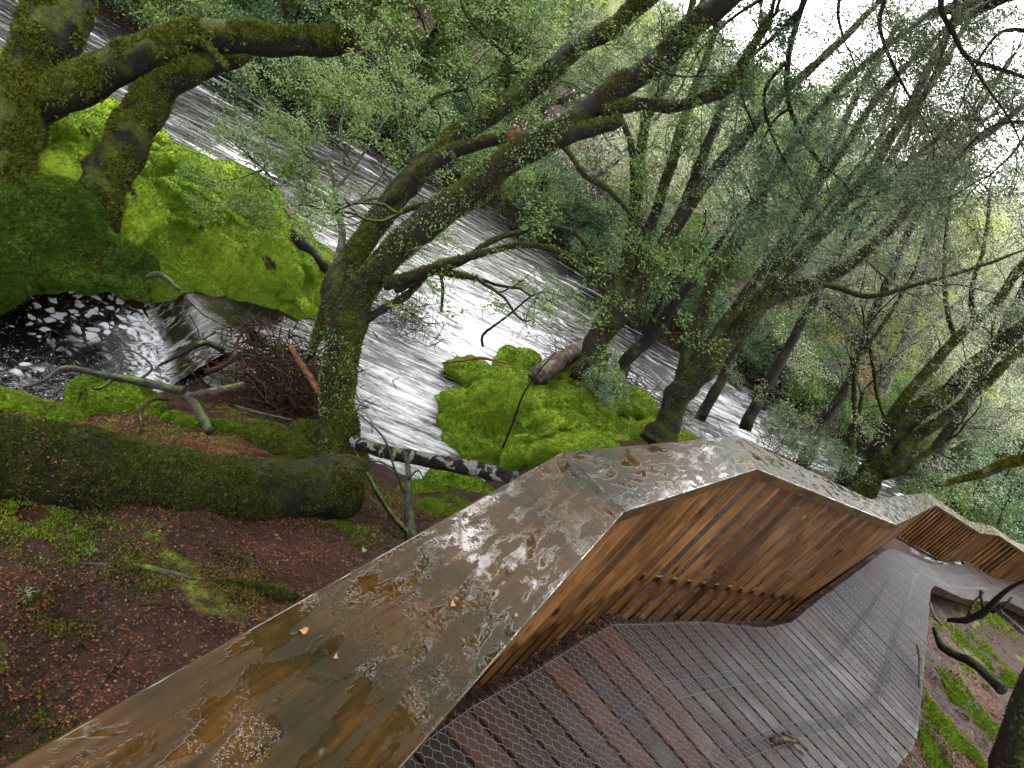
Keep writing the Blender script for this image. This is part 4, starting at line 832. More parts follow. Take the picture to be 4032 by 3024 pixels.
def tree(name, label, cat, limbs, bark, leaf, seed, sprays=1, lvl=2, L0=1.0, per=5, lsize=.024, group=None, moss=None, twig='twig', tmin=.35, up=.1, wig=.5, frad=.07, extra=None, keep=1.0, side=None, leafkeep=1.0, rtw=.012, root=0.0, slim=.86, lichen=0):
    """limbs drawn by hand as (x, y, depth, radius) rows; twigs and leaves grown from them"""
    rng = np.random.default_rng(seed); paths = []; base = P(*limbs[0][0][:3]); t = empty(name, base, label, cat, group); tubes, anc = [], []
    mm = MB(); ll = MB()
    for k, L in enumerate(limbs):
        pp, rr = limb_mesh(L, 6); rr = rr * slim
        if k == 0 and root: pp = np.vstack([pp[0] + np.array([0, 0, -root]), pp[0] + np.array([0, 0, -root * .5]), pp]); rr = np.concatenate([[rr[0] * 1.2, rr[0] * 1.12], rr])
        wob = np.stack([vnoise(pp * 2.2, seed + q) for q in range(3)], 1) * np.minimum(rr, .1)[:, None] * .45; wob[0] = 0; pp = pp + wob
        mb = MB(); sd = 20 if rr.max() > .12 else (12 if rr.max() > .05 else 8); V, N = tube(mb, pp, rr, sd, .16, seed + k, 2.0)
        mb.build('trunk' if k == 0 else 'limb', M[bark], t)
        paths.append((pp, rr))
        if lichen and rr.max() > .04:
            m = int(lichen * float(np.sum(rr[:-1] * np.linalg.norm(np.diff(pp, axis=0), axis=1)) * 6.28)); C, Nn = scatter(V, mb.Q[0], m, rng, lambda c, q: (fbm(c * 2.6, seed + 15, 3) > .22) * 1.0 + 1e-4); leaves(ll, C + Nn * rng.uniform(0, .012, (m, 1)), rng, .022, .25, .8)
        if moss:
            n, size, mname, lo = moss; area = float(np.sum(rr[:-1] * np.linalg.norm(np.diff(pp, axis=0), axis=1)) * 6.28)
            m = int(n * area)
            if m > 10:
                C, Nn = scatter(V, mb.Q[0], m, rng, lambda c, q: np.clip(q[:, 2] + lo, .01, 1) * (fbm(c * 3.5, seed + 5, 2) > -.2)); tufts(mm, C, Nn, rng, size, .8)
    if ll.n: ll.build('lichen', M['lichen'], t, smooth=False)
    if moss and mm.n: mm.build('moss', M[moss[2]], t)
    for k, (pp, rr) in enumerate(paths):
        LL = np.concatenate([[0], np.cumsum(np.linalg.norm(np.diff(pp, axis=0), axis=1))])
        m = int(LL[-1] * sprays * (1 if side is None else side[k]) + rng.random())
        for _ in range(m):
            s = rng.uniform(tmin if k == 0 else .15, 1) * LL[-1]; i = min(int(np.searchsorted(LL, s)), len(pp) - 1); i = max(i, 1)
            d = pp[i] - pp[i - 1]; d /= np.linalg.norm(d); v = rng.normal(size=3); v -= d * (v @ d); v /= np.linalg.norm(v); a = rng.uniform(.4, 1.2)
            grow(rng, pp[i], d * math.cos(a) + v * math.sin(a), L0 * rng.uniform(.6, 1.3), min(rtw * rng.uniform(.6, 1.3), rr[i] * .6), lvl, tubes, anc, up, wig)
        # leafy end of the limb
        if sprays > 0 and (side is None or side[k] > 0):
            d = pp[-1] - pp[-3]; d /= np.linalg.norm(d)
            for _ in range(2): grow(rng, pp[-1], d + rng.normal(0, .3, 3), L0 * 1.2, max(min(rr[-1] * .8, .02), .006), lvl, tubes, anc, up, wig)
    if extra: extra(rng, tubes, anc)
    if tubes: mb = MB(); twig_mesh(mb, tubes); mb.build('twigs', M[twig], t)
    if anc and leaf: mb = MB(); foliage(mb, anc, rng, per, lsize, frad, keep=leafkeep); mb.build('foliage', M[leaf], t, smooth=False)
    return t

# left pair on the big moss mound
t1 = tree('mossy_tree', 'massive dark moss-hung tree at the left edge, one limb arching to the right', 'tree',
    [[(2, 208, 8.15, 38), (4, 195, 8.2, 36), (12, 150, 8.3, 32), (25, 100, 8.4, 33), (46, 50, 8.5, 35), (60, 10, 8.5, 36), (70, -40, 8.5, 34), (80, -110, 8.5, 30)],
     [(30, 118, 8.4, 24), (62, 95, 8.4, 24), (108, 71, 8.5, 21), (154, 51, 8.6, 20), (193, 38, 8.7, 19), (247, 39, 8.8, 18), (293, 43, 8.9, 16), (332, 45, 9.0, 15), (349, 36, 9.0, 15), (361, 12, 9.1, 14), (372, -20, 9.1, 13), (395, -80, 9.2, 10)],
     [(182, 42, 8.55, 6), (200, 44, 8.5, 5), (213, 54, 8.45, 4), (224, 66, 8.4, 3), (227, 70, 8.4, 2)]],
    'bark_green', 'leaf_a', 101, sprays=.55, L0=.8, per=4, moss=(2600, .045, 'moss_yellow', .15), tmin=.8, leafkeep=.8, side=[.4, 1, 0], root=.6)
t1b = tree('mossy_tree', 'curved mossy trunk leaning right from the top of the big moss mound', 'tree',
    [[(100, 196, 8.75, 33), (108, 176, 8.8, 28), (122, 150, 8.8, 26), (141, 118, 8.8, 24), (163, 88, 8.8, 22), (188, 70, 8.8, 20), (214, 63, 8.85, 14), (236, 60, 8.85, 8), (252, 50, 8.85, 4), (262, 45, 8.9, 3)]],
    'bark_green', 'leaf_a', 102, sprays=.0, moss=(2200, .035, 'moss_yellow', .1), root=.9)
# leafy branches hanging over the river between the left limb and the forked tree
tw_limbs = [[(338, 300, 9.3, 4), (336, 270, 9.3, 4.5), (342, 240, 9.3, 4.5), (338, 215, 9.3, 3.5), (322, 196, 9.3, 2.6), (300, 188, 9.3, 2), (270, 176, 9.3, 1.5)],
    [(336, 215, 9.3, 3), (335, 190, 9.4, 2.6), (330, 170, 9.4, 2.2), (318, 160, 9.4, 1.8), (290, 168, 9.4, 1.3), (262, 170, 9.4, 1)],
    [(335, 190, 9.4, 2), (352, 170, 9.5, 1.8), (372, 140, 9.6, 1.5), (392, 110, 9.7, 1.2)],
    [(338, 205, 9.3, 2), (370, 200, 9.3, 1.8), (405, 192, 9.4, 1.5), (425, 178, 9.5, 1.2)],
    [(318, 160, 9.4, 1.8), (300, 140, 9.5, 1.5), (280, 122, 9.6, 1.2), (262, 105, 9.7, 1)],
    [(345, 165, 9.5, 1.8), (340, 130, 9.6, 1.6), (345, 100, 9.7, 1.4), (330, 80, 9.8, 1)]]
tree('river_sapling', 'thin pale barked leafy sapling leaning over the river left of the forked tree', 'tree', tw_limbs, 'bark_pale', 'leaf_a', 103, sprays=3.0, L0=.8, lvl=2, per=7, lsize=.034, tmin=.5, frad=.055, rtw=.009, up=.02)
# forked tree
F0 = [(326, 474, 7.35, 36), (332, 449, 7.45, 26), (340, 417, 7.5, 21), (341, 370, 7.5, 21), (342, 333, 7.5, 22), (352, 305, 7.5, 20), (366, 283, 7.5, 18), (394, 250, 7.45, 17.5), (435, 218, 7.4, 18), (468, 190, 7.35, 17.5), (505, 162, 7.3, 17), (540, 143, 7.25, 16), (566, 128, 7.2, 15), (611, 98, 7.15, 14.5), (650, 69, 7.1, 14.5), (684, 36, 7.05, 14), (722, 2, 7.0, 13), (770, -40, 7, 11)]
F1 = [(340, 325, 7.5, 16), (334, 292, 7.55, 15), (352, 258, 7.65, 15), (384, 213, 7.8, 14), (417, 171, 7.95, 13.5), (463, 134, 8.1, 12.5), (523, 93, 8.3, 12), (569, 56, 8.5, 11.5), (616, 22, 8.7, 11), (660, -12, 8.9, 10), (700, -50, 9, 9)]
F2 = [(388, 205, 7.75, 8), (415, 178, 7.7, 9), (449, 154, 7.7, 8.5), (480, 143, 7.7, 8), (517, 136, 7.7, 7)]
F3 = [(545, 143, 7.2, 11), (580, 131, 7.1, 10), (612, 125, 7.05, 8), (620, 119, 7.0, 6)]
F4 = [(600, 112, 7.1, 8), (640, 107, 7.1, 7.5), (670, 108, 7.1, 7), (697, 100, 7.1, 7), (724, 90, 7.1, 8), (742, 66, 7.1, 6), (770, 20, 7.1, 5)]
F5 = [(384, 283, 7.4, 8), (410, 276, 7.3, 6.5), (433, 268, 7.2, 5.5), (478, 255, 7.0, 4.2), (510, 246, 6.95, 3.8), (533, 245, 6.9, 3.6), (561, 252, 6.9, 3), (584, 268, 6.9, 2.6), (612, 274, 6.9, 2.2), (638, 284, 6.9, 1.2)]
F6 = [(433, 268, 7.2, 4), (459, 264, 7.15, 4), (480, 249, 7.1, 3.6), (497, 239, 7.1, 3.3), (520, 232, 7.1, 3.2), (549, 226, 7.1, 3), (574, 233, 7.1, 2.6), (590, 250, 7.1, 2.6), (603, 265, 7.1, 2.2), (612, 275, 7.1, 1.2)]
F7 = [(395, 290, 7.4, 5), (430, 272, 7.3, 4.5), (450, 274, 7.2, 4.5), (478, 279, 7.1, 3)]
F8 = [(352, 330, 7.5, 4), (378, 312, 7.5, 4.5), (405, 295, 7.5, 4.5), (425, 276, 7.5, 3.5)]
F9 = [(462, 205, 7.3, 6), (440, 205, 7.5, 4.5), (415, 207, 7.6, 3.5), (398, 214, 7.6, 3)]
F10 = [(556, 140, 7.2, 4), (570, 155, 7.1, 3), (585, 176, 7.05, 3.4), (608, 190, 7.0, 3.2), (625, 208, 7.0, 2.4), (632, 216, 7, 1.2)]
F11 = [(440, 272, 7.2, 2.2), (443, 290, 7.2, 2), (441, 312, 7.2, 1.3)]
F12 = [(330, 300, 7.6, 9), (318, 330, 7.6, 7), (312, 352, 7.6, 4), (306, 362, 7.6, 2)]
F13 = [(415, 171, 7.9, 5), (404, 155, 8.1, 4), (398, 140, 8.2, 3), (420, 115, 8.3, 2.4), (440, 95, 8.4, 2), (470, 88, 8.5, 1.6), (500, 70, 8.6, 1.2)]
F14 = [(470, 128, 8.1, 4), (480, 100, 8.2, 3.4), (500, 75, 8.3, 3), (508, 58, 8.4, 2.6), (480, 32, 8.5, 2.2), (464, 10, 8.6, 1.6), (455, -20, 8.6, 1.2)]
F15 = [(398, 140, 8.2, 2.5), (404, 110, 8.3, 2.2), (396, 85, 8.4, 2), (372, 60, 8.5, 1.6), (355, 40, 8.6, 1.2)]
mt = tree('forked_tree', 'large forked tree with mossy lichen-patched limbs leaning right over the river, centre left', 'tree',
    [F0, F1, F2, F3, F4, F5, F6, F7, F8, F9, F10, F11, F12, F13, F14, F15], 'bark', 'leaf_a', 104, sprays=1.5, L0=.7, per=6, lsize=.034, moss=(2300, .026, 'moss_yellow', .25), tmin=.72, side=[.9, .9, 0, 0, 1, .35, .35, .2, 0, .3, .5, 0, 0, 2.2, 2.2, 2.2], leafkeep=.8, rtw=.009, frad=.05, lichen=900)
pp, rr = limb_mesh([(510, 138, 7.66, 7.5), (519, 136, 7.6, 7.0), (524, 136, 7.6, 3)]); mb = MB(); tube(mb, pp, rr * .85, 12, .2, 5); mb.build('broken_end', M['split'], mt)
rng = np.random.default_rng(71); mb = MB()  # unseen crown added to shade the deck and darken the handrail's reflections
for c, w_, n in (((1.2, 6.6, 11.4), (3.4, 2.6, 1.2), 12000), ((4.2, 8.0, 11.8), (3.0, 2.4, 1.2), 9000), ((-1.6, 6.4, 11.8), (2.4, 2.2, 1.1), 6000), ((1.0, 9.4, 10.8), (3.0, 2.0, 1.1), 11000)):
    C = rnd_unit(rng, n) * (rng.random(n) ** .4)[:, None] * np.array(w_) + np.array(c); C = C[fbm(C * 1.1, 56, 3) > -.3]; leaves(mb, C, rng, .16, .4)
mb.build('shade_crown', M['leaf_d'], mt, smooth=False)
mb = MB()  # limbs joining the added crown to the stems below
for a_, c in ((P(770, -40, 7), (3.2, 7, 11.4)), (P(770, -40, 7), (4.6, 8.2, 11.8)), (P(700, -50, 9), (1.2, 7.4, 11.6)), (P(700, -50, 9), (1.0, 9.4, 10.7)), (P(395, -80, 9.2), (-1.8, 6.6, 11.6))):
    c = np.array(c); tube(mb, [a_, a_ * .6 + c * .4 + np.array([0, 0, .3]), c], [.09, .06, .02], 7, 0, 0, 3, False)
mb.build('shade_crown_limbs', M['bark'], mt)

def high_shade_crown(t, seed, L, ties, size=.17):  # out-of-view leaves and limbs added to darken what the wet handrail reflects
    rg = np.random.default_rng(seed); mb = MB()
    for c, w_, n in L:
        C = rnd_unit(rg, n) * (rg.random(n) ** .4)[:, None] * np.array(w_) + np.array(c); C = C[fbm(C * 1.0, seed, 3) > -.34]; leaves(mb, C, rg, size, .4)
    mb.build('shade_crown', M['leaf_d'], t, smooth=False); mb = MB()
    for a_, c in ties: c = np.array(c); tube(mb, [a_, a_ * .6 + c * .4 + np.array([0, 0, .3]), c], [.08, .05, .02], 7, 0, 0, 3, False)
    mb.build('shade_crown_limbs', M['bark'], t)
# multi-stemmed trees beyond the light green boulder
R1 = [[(588, 380, 12.6, 22), (594, 362, 12.6, 16), (602, 335, 12.6, 14.5), (611, 312, 12.6, 13), (622, 285, 12.6, 10), (628, 255, 12.6, 8), (634, 210, 12.6, 7), (639, 163, 12.6, 6), (648, 117, 12.7, 5.5), (667, 82, 12.8, 5), (685, 30, 12.9, 4), (700, -30, 13, 3)],
    [(612, 318, 12.6, 9), (630, 292, 12.6, 8), (648, 233, 12.7, 6.5), (667, 175, 12.8, 6), (685, 117, 12.9, 5.5), (706, 58, 13, 4.5), (725, 0, 13, 3)],
    [(608, 330, 12.5, 11), (630, 305, 12.5, 10), (650, 268, 12.4, 9), (671, 233, 12.4, 8.5), (706, 182, 12.4, 7.5), (741, 140, 12.4, 6.5), (776, 100, 12.4, 5.5), (835, 47, 12.4, 4.5), (890, -10, 12.4, 3)],
    [(640, 285, 12.5, 7), (665, 245, 12.5, 6.5), (690, 190, 12.6, 6), (715, 125, 12.7, 5), (732, 85, 12.8, 4), (760, 30, 12.9, 3)],
    [(632, 240, 12.6, 6), (634, 190, 12.5, 5), (632, 150, 12.4, 4), (622, 120, 12.4, 3), (612, 95, 12.4, 2)]]
r1 = tree('multi_stem_tree', 'clump of dark upright stems rising beside the rotten log beyond the boulder', 'tree', R1, 'bark', 'leaf_a', 111, sprays=1.1, L0=1.1, per=7, lsize=.036, moss=(700, .035, 'moss_yellow', .1), tmin=.3, frad=.1, twig='twig', rtw=.014, side=[1.4, 1.2, 1.2, 1.2, 1.2], lichen=250)
high_shade_crown(r1, 72, [((1.6, 12.0, 10.7), (3.6, 2.6, 1.3), 17000), ((-1.2, 11.2, 11.2), (2.6, 2.0, 1.1), 7000)], [(P(700, -30, 13), (1.6, 12.2, 10.6)), (P(725, 0, 13), (2.4, 12.8, 10.6)), (P(685, 30, 12.9), (-.8, 11.4, 11))])
R2 = [[(614, 392, 12.7, 11), (620, 376, 12.7, 9), (632, 356, 12.7, 7.5), (650, 335, 12.7, 7), (671, 310, 12.6, 6.5), (702, 268, 12.6, 4.5), (718, 245, 12.6, 3.5), (741, 213, 12.6, 1.5)],
    [(640, 345, 12.7, 4), (662, 300, 12.8, 3), (680, 275, 12.8, 2), (700, 245, 12.8, 1.2)]]
tree('dead_snag', 'slender leaning snag with a splintered reddish tip between the mossy stem clumps', 'dead tree', R2, 'bark_dark', None, 112, sprays=.4, L0=.5, lvl=1, rtw=.008)
R3 = [[(655, 446, 12.0, 24), (668, 428, 12.0, 15), (674, 405, 12.0, 15), (682, 390, 12.0, 16), (703, 367, 12.0, 17), (722, 345, 12.0, 15), (741, 327, 12.0, 14), (765, 299, 12.0, 11), (790, 290, 12.0, 8.5), (811, 284, 12.0, 8), (858, 257, 12.0, 6.5), (890, 229, 12.0, 5.5), (951, 163, 12.1, 4.5), (1024, 105, 12.2, 3.5)],
    [(681, 390, 12.0, 9), (688, 352, 12.1, 8), (709, 292, 12.1, 7), (732, 245, 12.1, 6), (760, 198, 12.2, 5.5), (785, 155, 12.2, 5), (811, 117, 12.3, 4.5), (858, 70, 12.4, 4), (928, 14, 12.5, 3)],
    [(690, 385, 12.0, 8), (704, 360, 11.9, 7), (725, 322, 11.8, 6), (755, 280, 11.7, 5.5), (788, 233, 11.7, 5), (815, 190, 11.7, 4.5), (844, 149, 11.7, 4), (881, 93, 11.7, 3.5), (951, 23, 11.7, 3)],
    [(735, 330, 12.0, 9), (753, 303, 12.0, 8.5), (788, 268, 12.1, 8), (818, 233, 12.1, 7.5), (858, 187, 12.2, 6.5), (904, 117, 12.2, 5), (940, 47, 12.3, 4), (975, -10, 12.3, 3)],
    [(770, 297, 11.9, 3), (800, 280, 11.7, 3), (835, 287, 11.6, 3.2), (870, 296, 11.5, 3), (916, 285, 11.4, 2.6), (975, 268, 11.3, 2), (1024, 250, 11.3, 1.5)],
    [(709, 292, 12.1, 5), (730, 262, 12.3, 4.5), (745, 235, 12.4, 4), (748, 225, 12.4, 2)],
    [(800, 255, 12.1, 4), (835, 225, 12.3, 3.5), (862, 205, 12.4, 3), (905, 165, 12.5, 2.4), (960, 120, 12.6, 2)]]
r3 = tree('multi_stem_tree', 'yellow-mossed many-stemmed tree leaning right just beyond the highest bend of the handrail', 'tree', R3, 'bark', 'leaf_b', 113, sprays=1.4, L0=1.1, per=7, lsize=.04, moss=(900, .032, 'moss_yellow', .2), tmin=.5, frad=.09, rtw=.013, leafkeep=.45, lichen=250)
high_shade_crown(r3, 73, [((4.8, 10.2, 10.4), (3.4, 2.6, 1.3), 16000), ((7.6, 12.6, 11.4), (3.2, 2.2, 1.2), 9000)], [(P(975, -10, 12.3), (6, 11, 12)), (P(951, 23, 11.7), (4.8, 10.6, 12)), (P(928, 14, 12.5), (7.2, 12.6, 12.4))])
R4 = [[(850, 505, 14.8, 20), (865, 485, 14.8, 15), (884, 449, 14.8, 14), (907, 418, 14.8, 13), (945, 392, 14.7, 10), (976, 364, 14.6, 9), (1024, 325, 14.5, 8), (1090, 270, 14.4, 6)],
    [(878, 440, 14.8, 6), (891, 418, 14.8, 6), (927, 370, 14.9, 6), (961, 333, 15, 5.5), (992, 307, 15, 5), (1024, 264, 15.1, 4.5), (1080, 200, 15.2, 3)],
    [(872, 480, 14.7, 9), (890, 466, 14.6, 9), (914, 438, 14.6, 7), (953, 410, 14.5, 6), (1024, 348, 14.4, 5.5), (1080, 300, 14.4, 4)],
    [(842, 485, 14.9, 8), (848, 455, 14.9, 6.5), (852, 430, 14.9, 5), (858, 415, 14.9, 3), (862, 395, 14.9, 2)],
    [(865, 441, 14.7, 3), (856, 420, 14.6, 3), (854, 402, 14.6, 2.8), (856, 364, 14.6, 2.8), (868, 345, 14.6, 2.6), (899, 299, 14.6, 2.4), (914, 271, 14.6, 2), (930, 220, 14.6, 1.6)],
    [(887, 422, 14.7, 2), (880, 405, 14.7, 1.8), (876, 390, 14.6, 2.2), (871, 356, 14.6, 2), (866, 330, 14.6, 1.6)],
    [(884, 476, 14.5, 5), (905, 470, 14.4, 4.5), (925, 455, 14.3, 4), (945, 442, 14.2, 3)],
    [(955, 340, 15, 3), (945, 300, 15, 2.5), (945, 250, 15, 2), (950, 200, 15, 1.6)], [(975, 330, 15, 3), (972, 290, 15, 2.5), (985, 240, 15, 2), (990, 190, 15, 1.6)]]
tree('leaning_tree', 'dark tangled trunks with hanging vines leaning hard right beyond the far handrail', 'tree', R4, 'bark_green', 'leaf_b', 114, sprays=1.4, L0=1.2, per=6, lsize=.045, moss=(700, .04, 'moss_yellow', .2), tmin=.45, frad=.1, rtw=.013, leafkeep=.8)
R5 = [[(880, 392, 19, 8), (891, 372, 19, 7), (902, 348, 19, 6), (914, 310, 19, 6), (924, 271, 19, 5), (932, 240, 19, 4.5), (950, 190, 19, 3.5), (975, 130, 19, 2)],
    [(893, 362, 19, 4), (880, 342, 19, 3.4), (865, 325, 19, 3), (858, 310, 19, 2.5), (845, 300, 19, 1.6)], [(886, 366, 19, 2.5), (858, 362, 19, 2.5), (822, 367, 19, 2)], [(905, 345, 19, 3), (930, 325, 19, 2.5), (960, 300, 19, 2)], [(918, 300, 19, 3), (950, 285, 19, 2.4), (985, 262, 19, 1.6)]]
tree('pale_tree', 'pale olive lichen-covered tree standing behind the tangled trunks on the right', 'tree', R5, 'bark_pale', 'leaf_p', 115, sprays=1.2, L0=1.2, per=5, lsize=.045, tmin=.3, frad=.14, twig='twig_pale', rtw=.014)
tree('mossy_limb', 'yellow-green mossy branch reaching in from the right edge above the far handrail', 'branch', [[(1075, 440, 13, 7), (1024, 458, 13, 6), (1006, 464, 13, 6), (976, 476, 13, 5), (955, 482, 13, 3.5), (935, 486, 13, 1.5)]], 'bark_green', None, 116, sprays=0, moss=(5000, .04, 'moss_yellow', .3))
tree('near_trunk', 'dark mossy trunk close by at the lower right edge of the picture', 'tree', [[(1022, 880, 4.3, 52), (1036, 800, 4.5, 44), (1052, 720, 4.7, 42), (1074, 640, 4.9, 40), (1120, 520, 5.2, 34), (1200, 380, 5.6, 28)]], 'bark_green', None, 117, sprays=0, moss=(1500, .03, 'moss_dull', .1))
# more slim stems on the right bank
for k, (L, lab) in enumerate([
    ([[(800, 470, 16, 9), (818, 430, 16, 7), (850, 380, 16, 5), (880, 300, 16, 5), (915, 220, 16, 4.5), (960, 140, 16, 4), (1010, 60, 16, 3)]], 'slim straight leaning stem rising left of the tangled trunks'),
    ([[(930, 470, 17, 9), (950, 430, 17, 7), (985, 370, 17, 6), (1024, 290, 17, 5), (1070, 210, 17, 4)]], 'leaning stem at the right behind the mossy branch'),
    ([[(700, 420, 15, 7), (730, 360, 15, 5), (775, 270, 15, 5), (812, 190, 15, 4.5), (850, 110, 15, 4), (900, 20, 15, 3)], [(780, 262, 15, 3), (820, 215, 15, 2.6), (870, 150, 15, 2), (920, 90, 15, 1.5)]], 'twin slim stem leaning right behind the yellow-mossed tree'),
    ([[(745, 430, 17, 7), (775, 370, 17, 6), (830, 270, 17, 5), (880, 180, 17, 4.5), (925, 95, 17, 4), (975, 10, 17, 3)], [(842, 250, 17, 3), (900, 200, 17, 2.6), (950, 150, 17, 2), (1010, 100, 17, 1.5)], [(870, 200, 17, 3), (880, 140, 17, 2.6), (900, 70, 17, 2)]], 'branched leaning tree against the bright sky gap')]):
    tree('slim_tree', lab, 'tree', L, 'bark', 'leaf_b', 120 + k, sprays=2.4, L0=1.2, per=7, lsize=.05, tmin=.3, frad=.13, rtw=.013)
# blue-green sprays drooping across the upper right
SP = [[(830, -60, 7.4, 5), (800, 10, 7.4, 4), (788, 60, 7.4, 3.2), (790, 108, 7.4, 2.6), (814, 154, 7.4, 2.2), (837, 177, 7.4, 1.8), (860, 197, 7.4, 1.4), (880, 193, 7.4, .8)],
      [(800, 10, 7.4, 3), (770, 40, 7.4, 2.4), (745, 66, 7.4, 2), (742, 95, 7.4, 1.6), (755, 130, 7.4, 1)], [(788, 60, 7.4, 2.4), (765, 90, 7.4, 2), (770, 130, 7.4, 1.6), (790, 170, 7.4, 1.2), (805, 205, 7.4, .8)],
      [(790, 108, 7.4, 2), (775, 120, 7.4, 1.6), (760, 150, 7.4, 1.2), (765, 185, 7.4, .8)], [(812, -20, 7.4, 3), (770, -5, 7.4, 2.4), (730, 20, 7.4, 1.8), (700, 50, 7.4, 1.2)]]
tree('drooping_branch', 'blue-green feathery branch drooping across the bright sky gap, nearest foliage of the upper right', 'branch', SP, 'twig', 'leaf_t', 130, sprays=7, L0=.55, lvl=2, per=5, lsize=.032, tmin=.15, frad=.05, up=-.12, wig=.35, rtw=.005)
SQ = [[(960, -60, 6.5, 4), (940, 0, 6.5, 3.4), (955, 35, 6.5, 3), (968, 57, 6.5, 2.8), (995, 68, 6.5, 2.4), (1030, 80, 6.5, 2), (1070, 100, 6.5, 1.5)], [(968, 57, 6.5, 2), (985, 85, 6.5, 1.6), (1010, 120, 6.5, 1.2), (1024, 150, 6.5, .8)], [(1075, 60, 6.5, 3), (1040, 110, 6.5, 2.2), (1015, 150, 6.5, 1.5), (990, 175, 6.5, 1)]]
tree('drooping_branch', 'thin dark curved branch with soft green leaves in the top right corner', 'branch', SQ, 'twig', 'leaf_b', 131, sprays=4, L0=.7, lvl=2, per=6, lsize=.028, tmin=.2, frad=.06, up=-.08, wig=.4, rtw=.005, leafkeep=.8)
# out-of-view trees added to shade the handrail, deck and near ground
rng = np.random.default_rng(900)
for k, (x, y, h, cx, cy, w_) in enumerate([(-9.5, 3.5, 8.5, -6.8, 5.6, 3.2), (-5.5, -.5, 9, -3.4, 1.6, 3.4), (-2, -4, 10, -1, -1.2, 3.8), (3.2, -3.2, 9.5, 2.2, .2, 3.6), (7, 1.2, 9.5, 5.0, 3.2, 3.4), (10.5, 5.5, 9.5, 7.6, 6.6, 3.6), (14, 11, 8, 11.5, 10.8, 3.6)]):
    z0 = float(hgt(x, y)[0]); t = empty('unseen_shade_tree', (x, y, z0 - .2), 'out-of-view leafy tree added to shade the bank and boardwalk', 'tree', 'out-of-view trees added for shade')
    top = np.array([cx, cy, z0 + h]); p0 = np.array([x, y, z0 - .2]); pp, rr = smooth_poly([p0, p0 * .7 + top * .3 + np.array([0, 0, 1.2]), p0 * .3 + top * .7 + np.array([0, 0, .8]), top], [.32, .26, .2, .1], 6); mb = MB(); tube(mb, pp, rr, 14, .15, k, 2)
    for q in range(14):
        a = q * 2.4; i = 12 + q % 6; d = np.array([math.cos(a), math.sin(a), .25]); tube(mb, [pp[i], pp[i] + d * w_ * .5 + rng.normal(0, .2, 3), pp[i] + d * w_ * .95 + rng.normal(0, .3, 3)], [.07, .045, .01], 6, 0, 0, 3, False)
    mb.build('trunk', M['bark'], t)
    C = rnd_unit(rng, 24000) * (rng.random(24000) ** .4)[:, None] * np.array([w_, w_, 1.7]) + np.array([cx, cy, z0 + h]); C = C[fbm(C * .9, 55, 3) > -.42]
    mb = MB(); leaves(mb, C, rng, .19, .4); mb.build('shade_crown', M['leaf_d'], t, smooth=False)
SR = [[(905, -60, 9, 4), (885, 0, 9, 3), (880, 30, 9, 2.4), (900, 80, 9, 1.8), (928, 128, 9, 1)], [(965, -60, 9, 3), (955, 10, 9, 2.4), (940, 60, 9, 1.8), (920, 100, 9, 1)], [(1060, 130, 9, 3), (1020, 122, 9, 2.4), (985, 130, 9, 1.8), (945, 172, 9, 1)], [(1060, 40, 9, 3), (1010, 30, 9, 2.2), (985, 50, 9, 1.6), (965, 90, 9, 1)], [(850, -50, 9, 3), (838, 10, 9, 2), (845, 45, 9, 1.2)]]
tree('drooping_branch', 'grey-green leafy branches hanging among the bright sky gaps at the upper right', 'branch', SR, 'twig', 'leaf_b', 132, sprays=8, L0=.75, lvl=2, per=5, lsize=.03, tmin=.1, frad=.06, up=-.08, wig=.4, rtw=.006)
print('near trees', time.time() - T0)
# shrubs near the bank
def bush_mesh(seed, H, W_, nst, lvl, per, lsize, frad, rt=.02, up=.12, low=.1, nb=(3, 5)):
    rng = np.random.default_rng(seed); tubes, anc = [], []
    for k in range(nst):
        a = rng.uniform(0, 6.28); lean = rng.uniform(.1, .8); d = np.array([math.cos(a) * lean * W_ / H, math.sin(a) * lean * W_ / H, 1.]); d /= np.linalg.norm(d)
        n = 7; pts = [np.array([math.cos(a), math.sin(a), 0]) * .08 * W_]; L = H * rng.uniform(.65, 1)
        for i in range(n): d = d + rng.normal(0, .16, 3); d /= np.linalg.norm(d); pts.append(pts[-1] + d * L / n)
        pts = np.array(pts); r0 = rt * H * rng.uniform(.6, 1.1); rr = np.linspace(r0, r0 * .3, n + 1); tubes.append((pts, rr, 9))
        m = max(4, int(H * 2.2))
        for j in range(m):
            s = low + (1 - low) * (j + rng.random()) / m; i = min(int(s * n), n - 1); q = pts[i] + (pts[i + 1] - pts[i]) * (s * n - i); a2 = rng.uniform(0, 6.28)
            dd = np.array([math.cos(a2), math.sin(a2), rng.uniform(-.1, .6)]); grow(rng, q, dd, W_ * rng.uniform(.22, .48) * (1.1 - .5 * s), max(rr[i] * .5, .006), lvl, tubes, anc, up, .5, nb)
    return tubes, anc, rng
def proto(name, label, cat, group, seed, H, W_, nst, lvl, per, lsize, frad, bark, leaf, **k):
    t = empty(name, (0, 0, 0), label, cat, group); tubes, anc, rng = bush_mesh(seed, H, W_, nst, lvl, per, lsize, frad, **k)
    mb = MB(); twig_mesh(mb, tubes); mb.build('branches', M[bark], t); mb = MB(); foliage(mb, anc, rng, per, lsize, frad, .5, .5); o = mb.build('foliage', M[leaf], t, smooth=False)
    return t, o
def place(t, loc, s, rz, first, label=None):
    if first: r = t
    else:
        r = t.copy(); COL.objects.link(r)
        for ch in list(t.children): c = ch.copy(); COL.objects.link(c); c.parent = r
    r.location = tuple(map(float, loc)); r.scale = (s, s, s); r.rotation_euler = (0, 0, rz)
    if label: r['label'] = label
    return r
PR = {}
def pr(key, *a, **k): PR[key] = [proto(*a, **k)[0], 0]
GF, GB = 'trees across the river', 'shrubs along the far water edge'
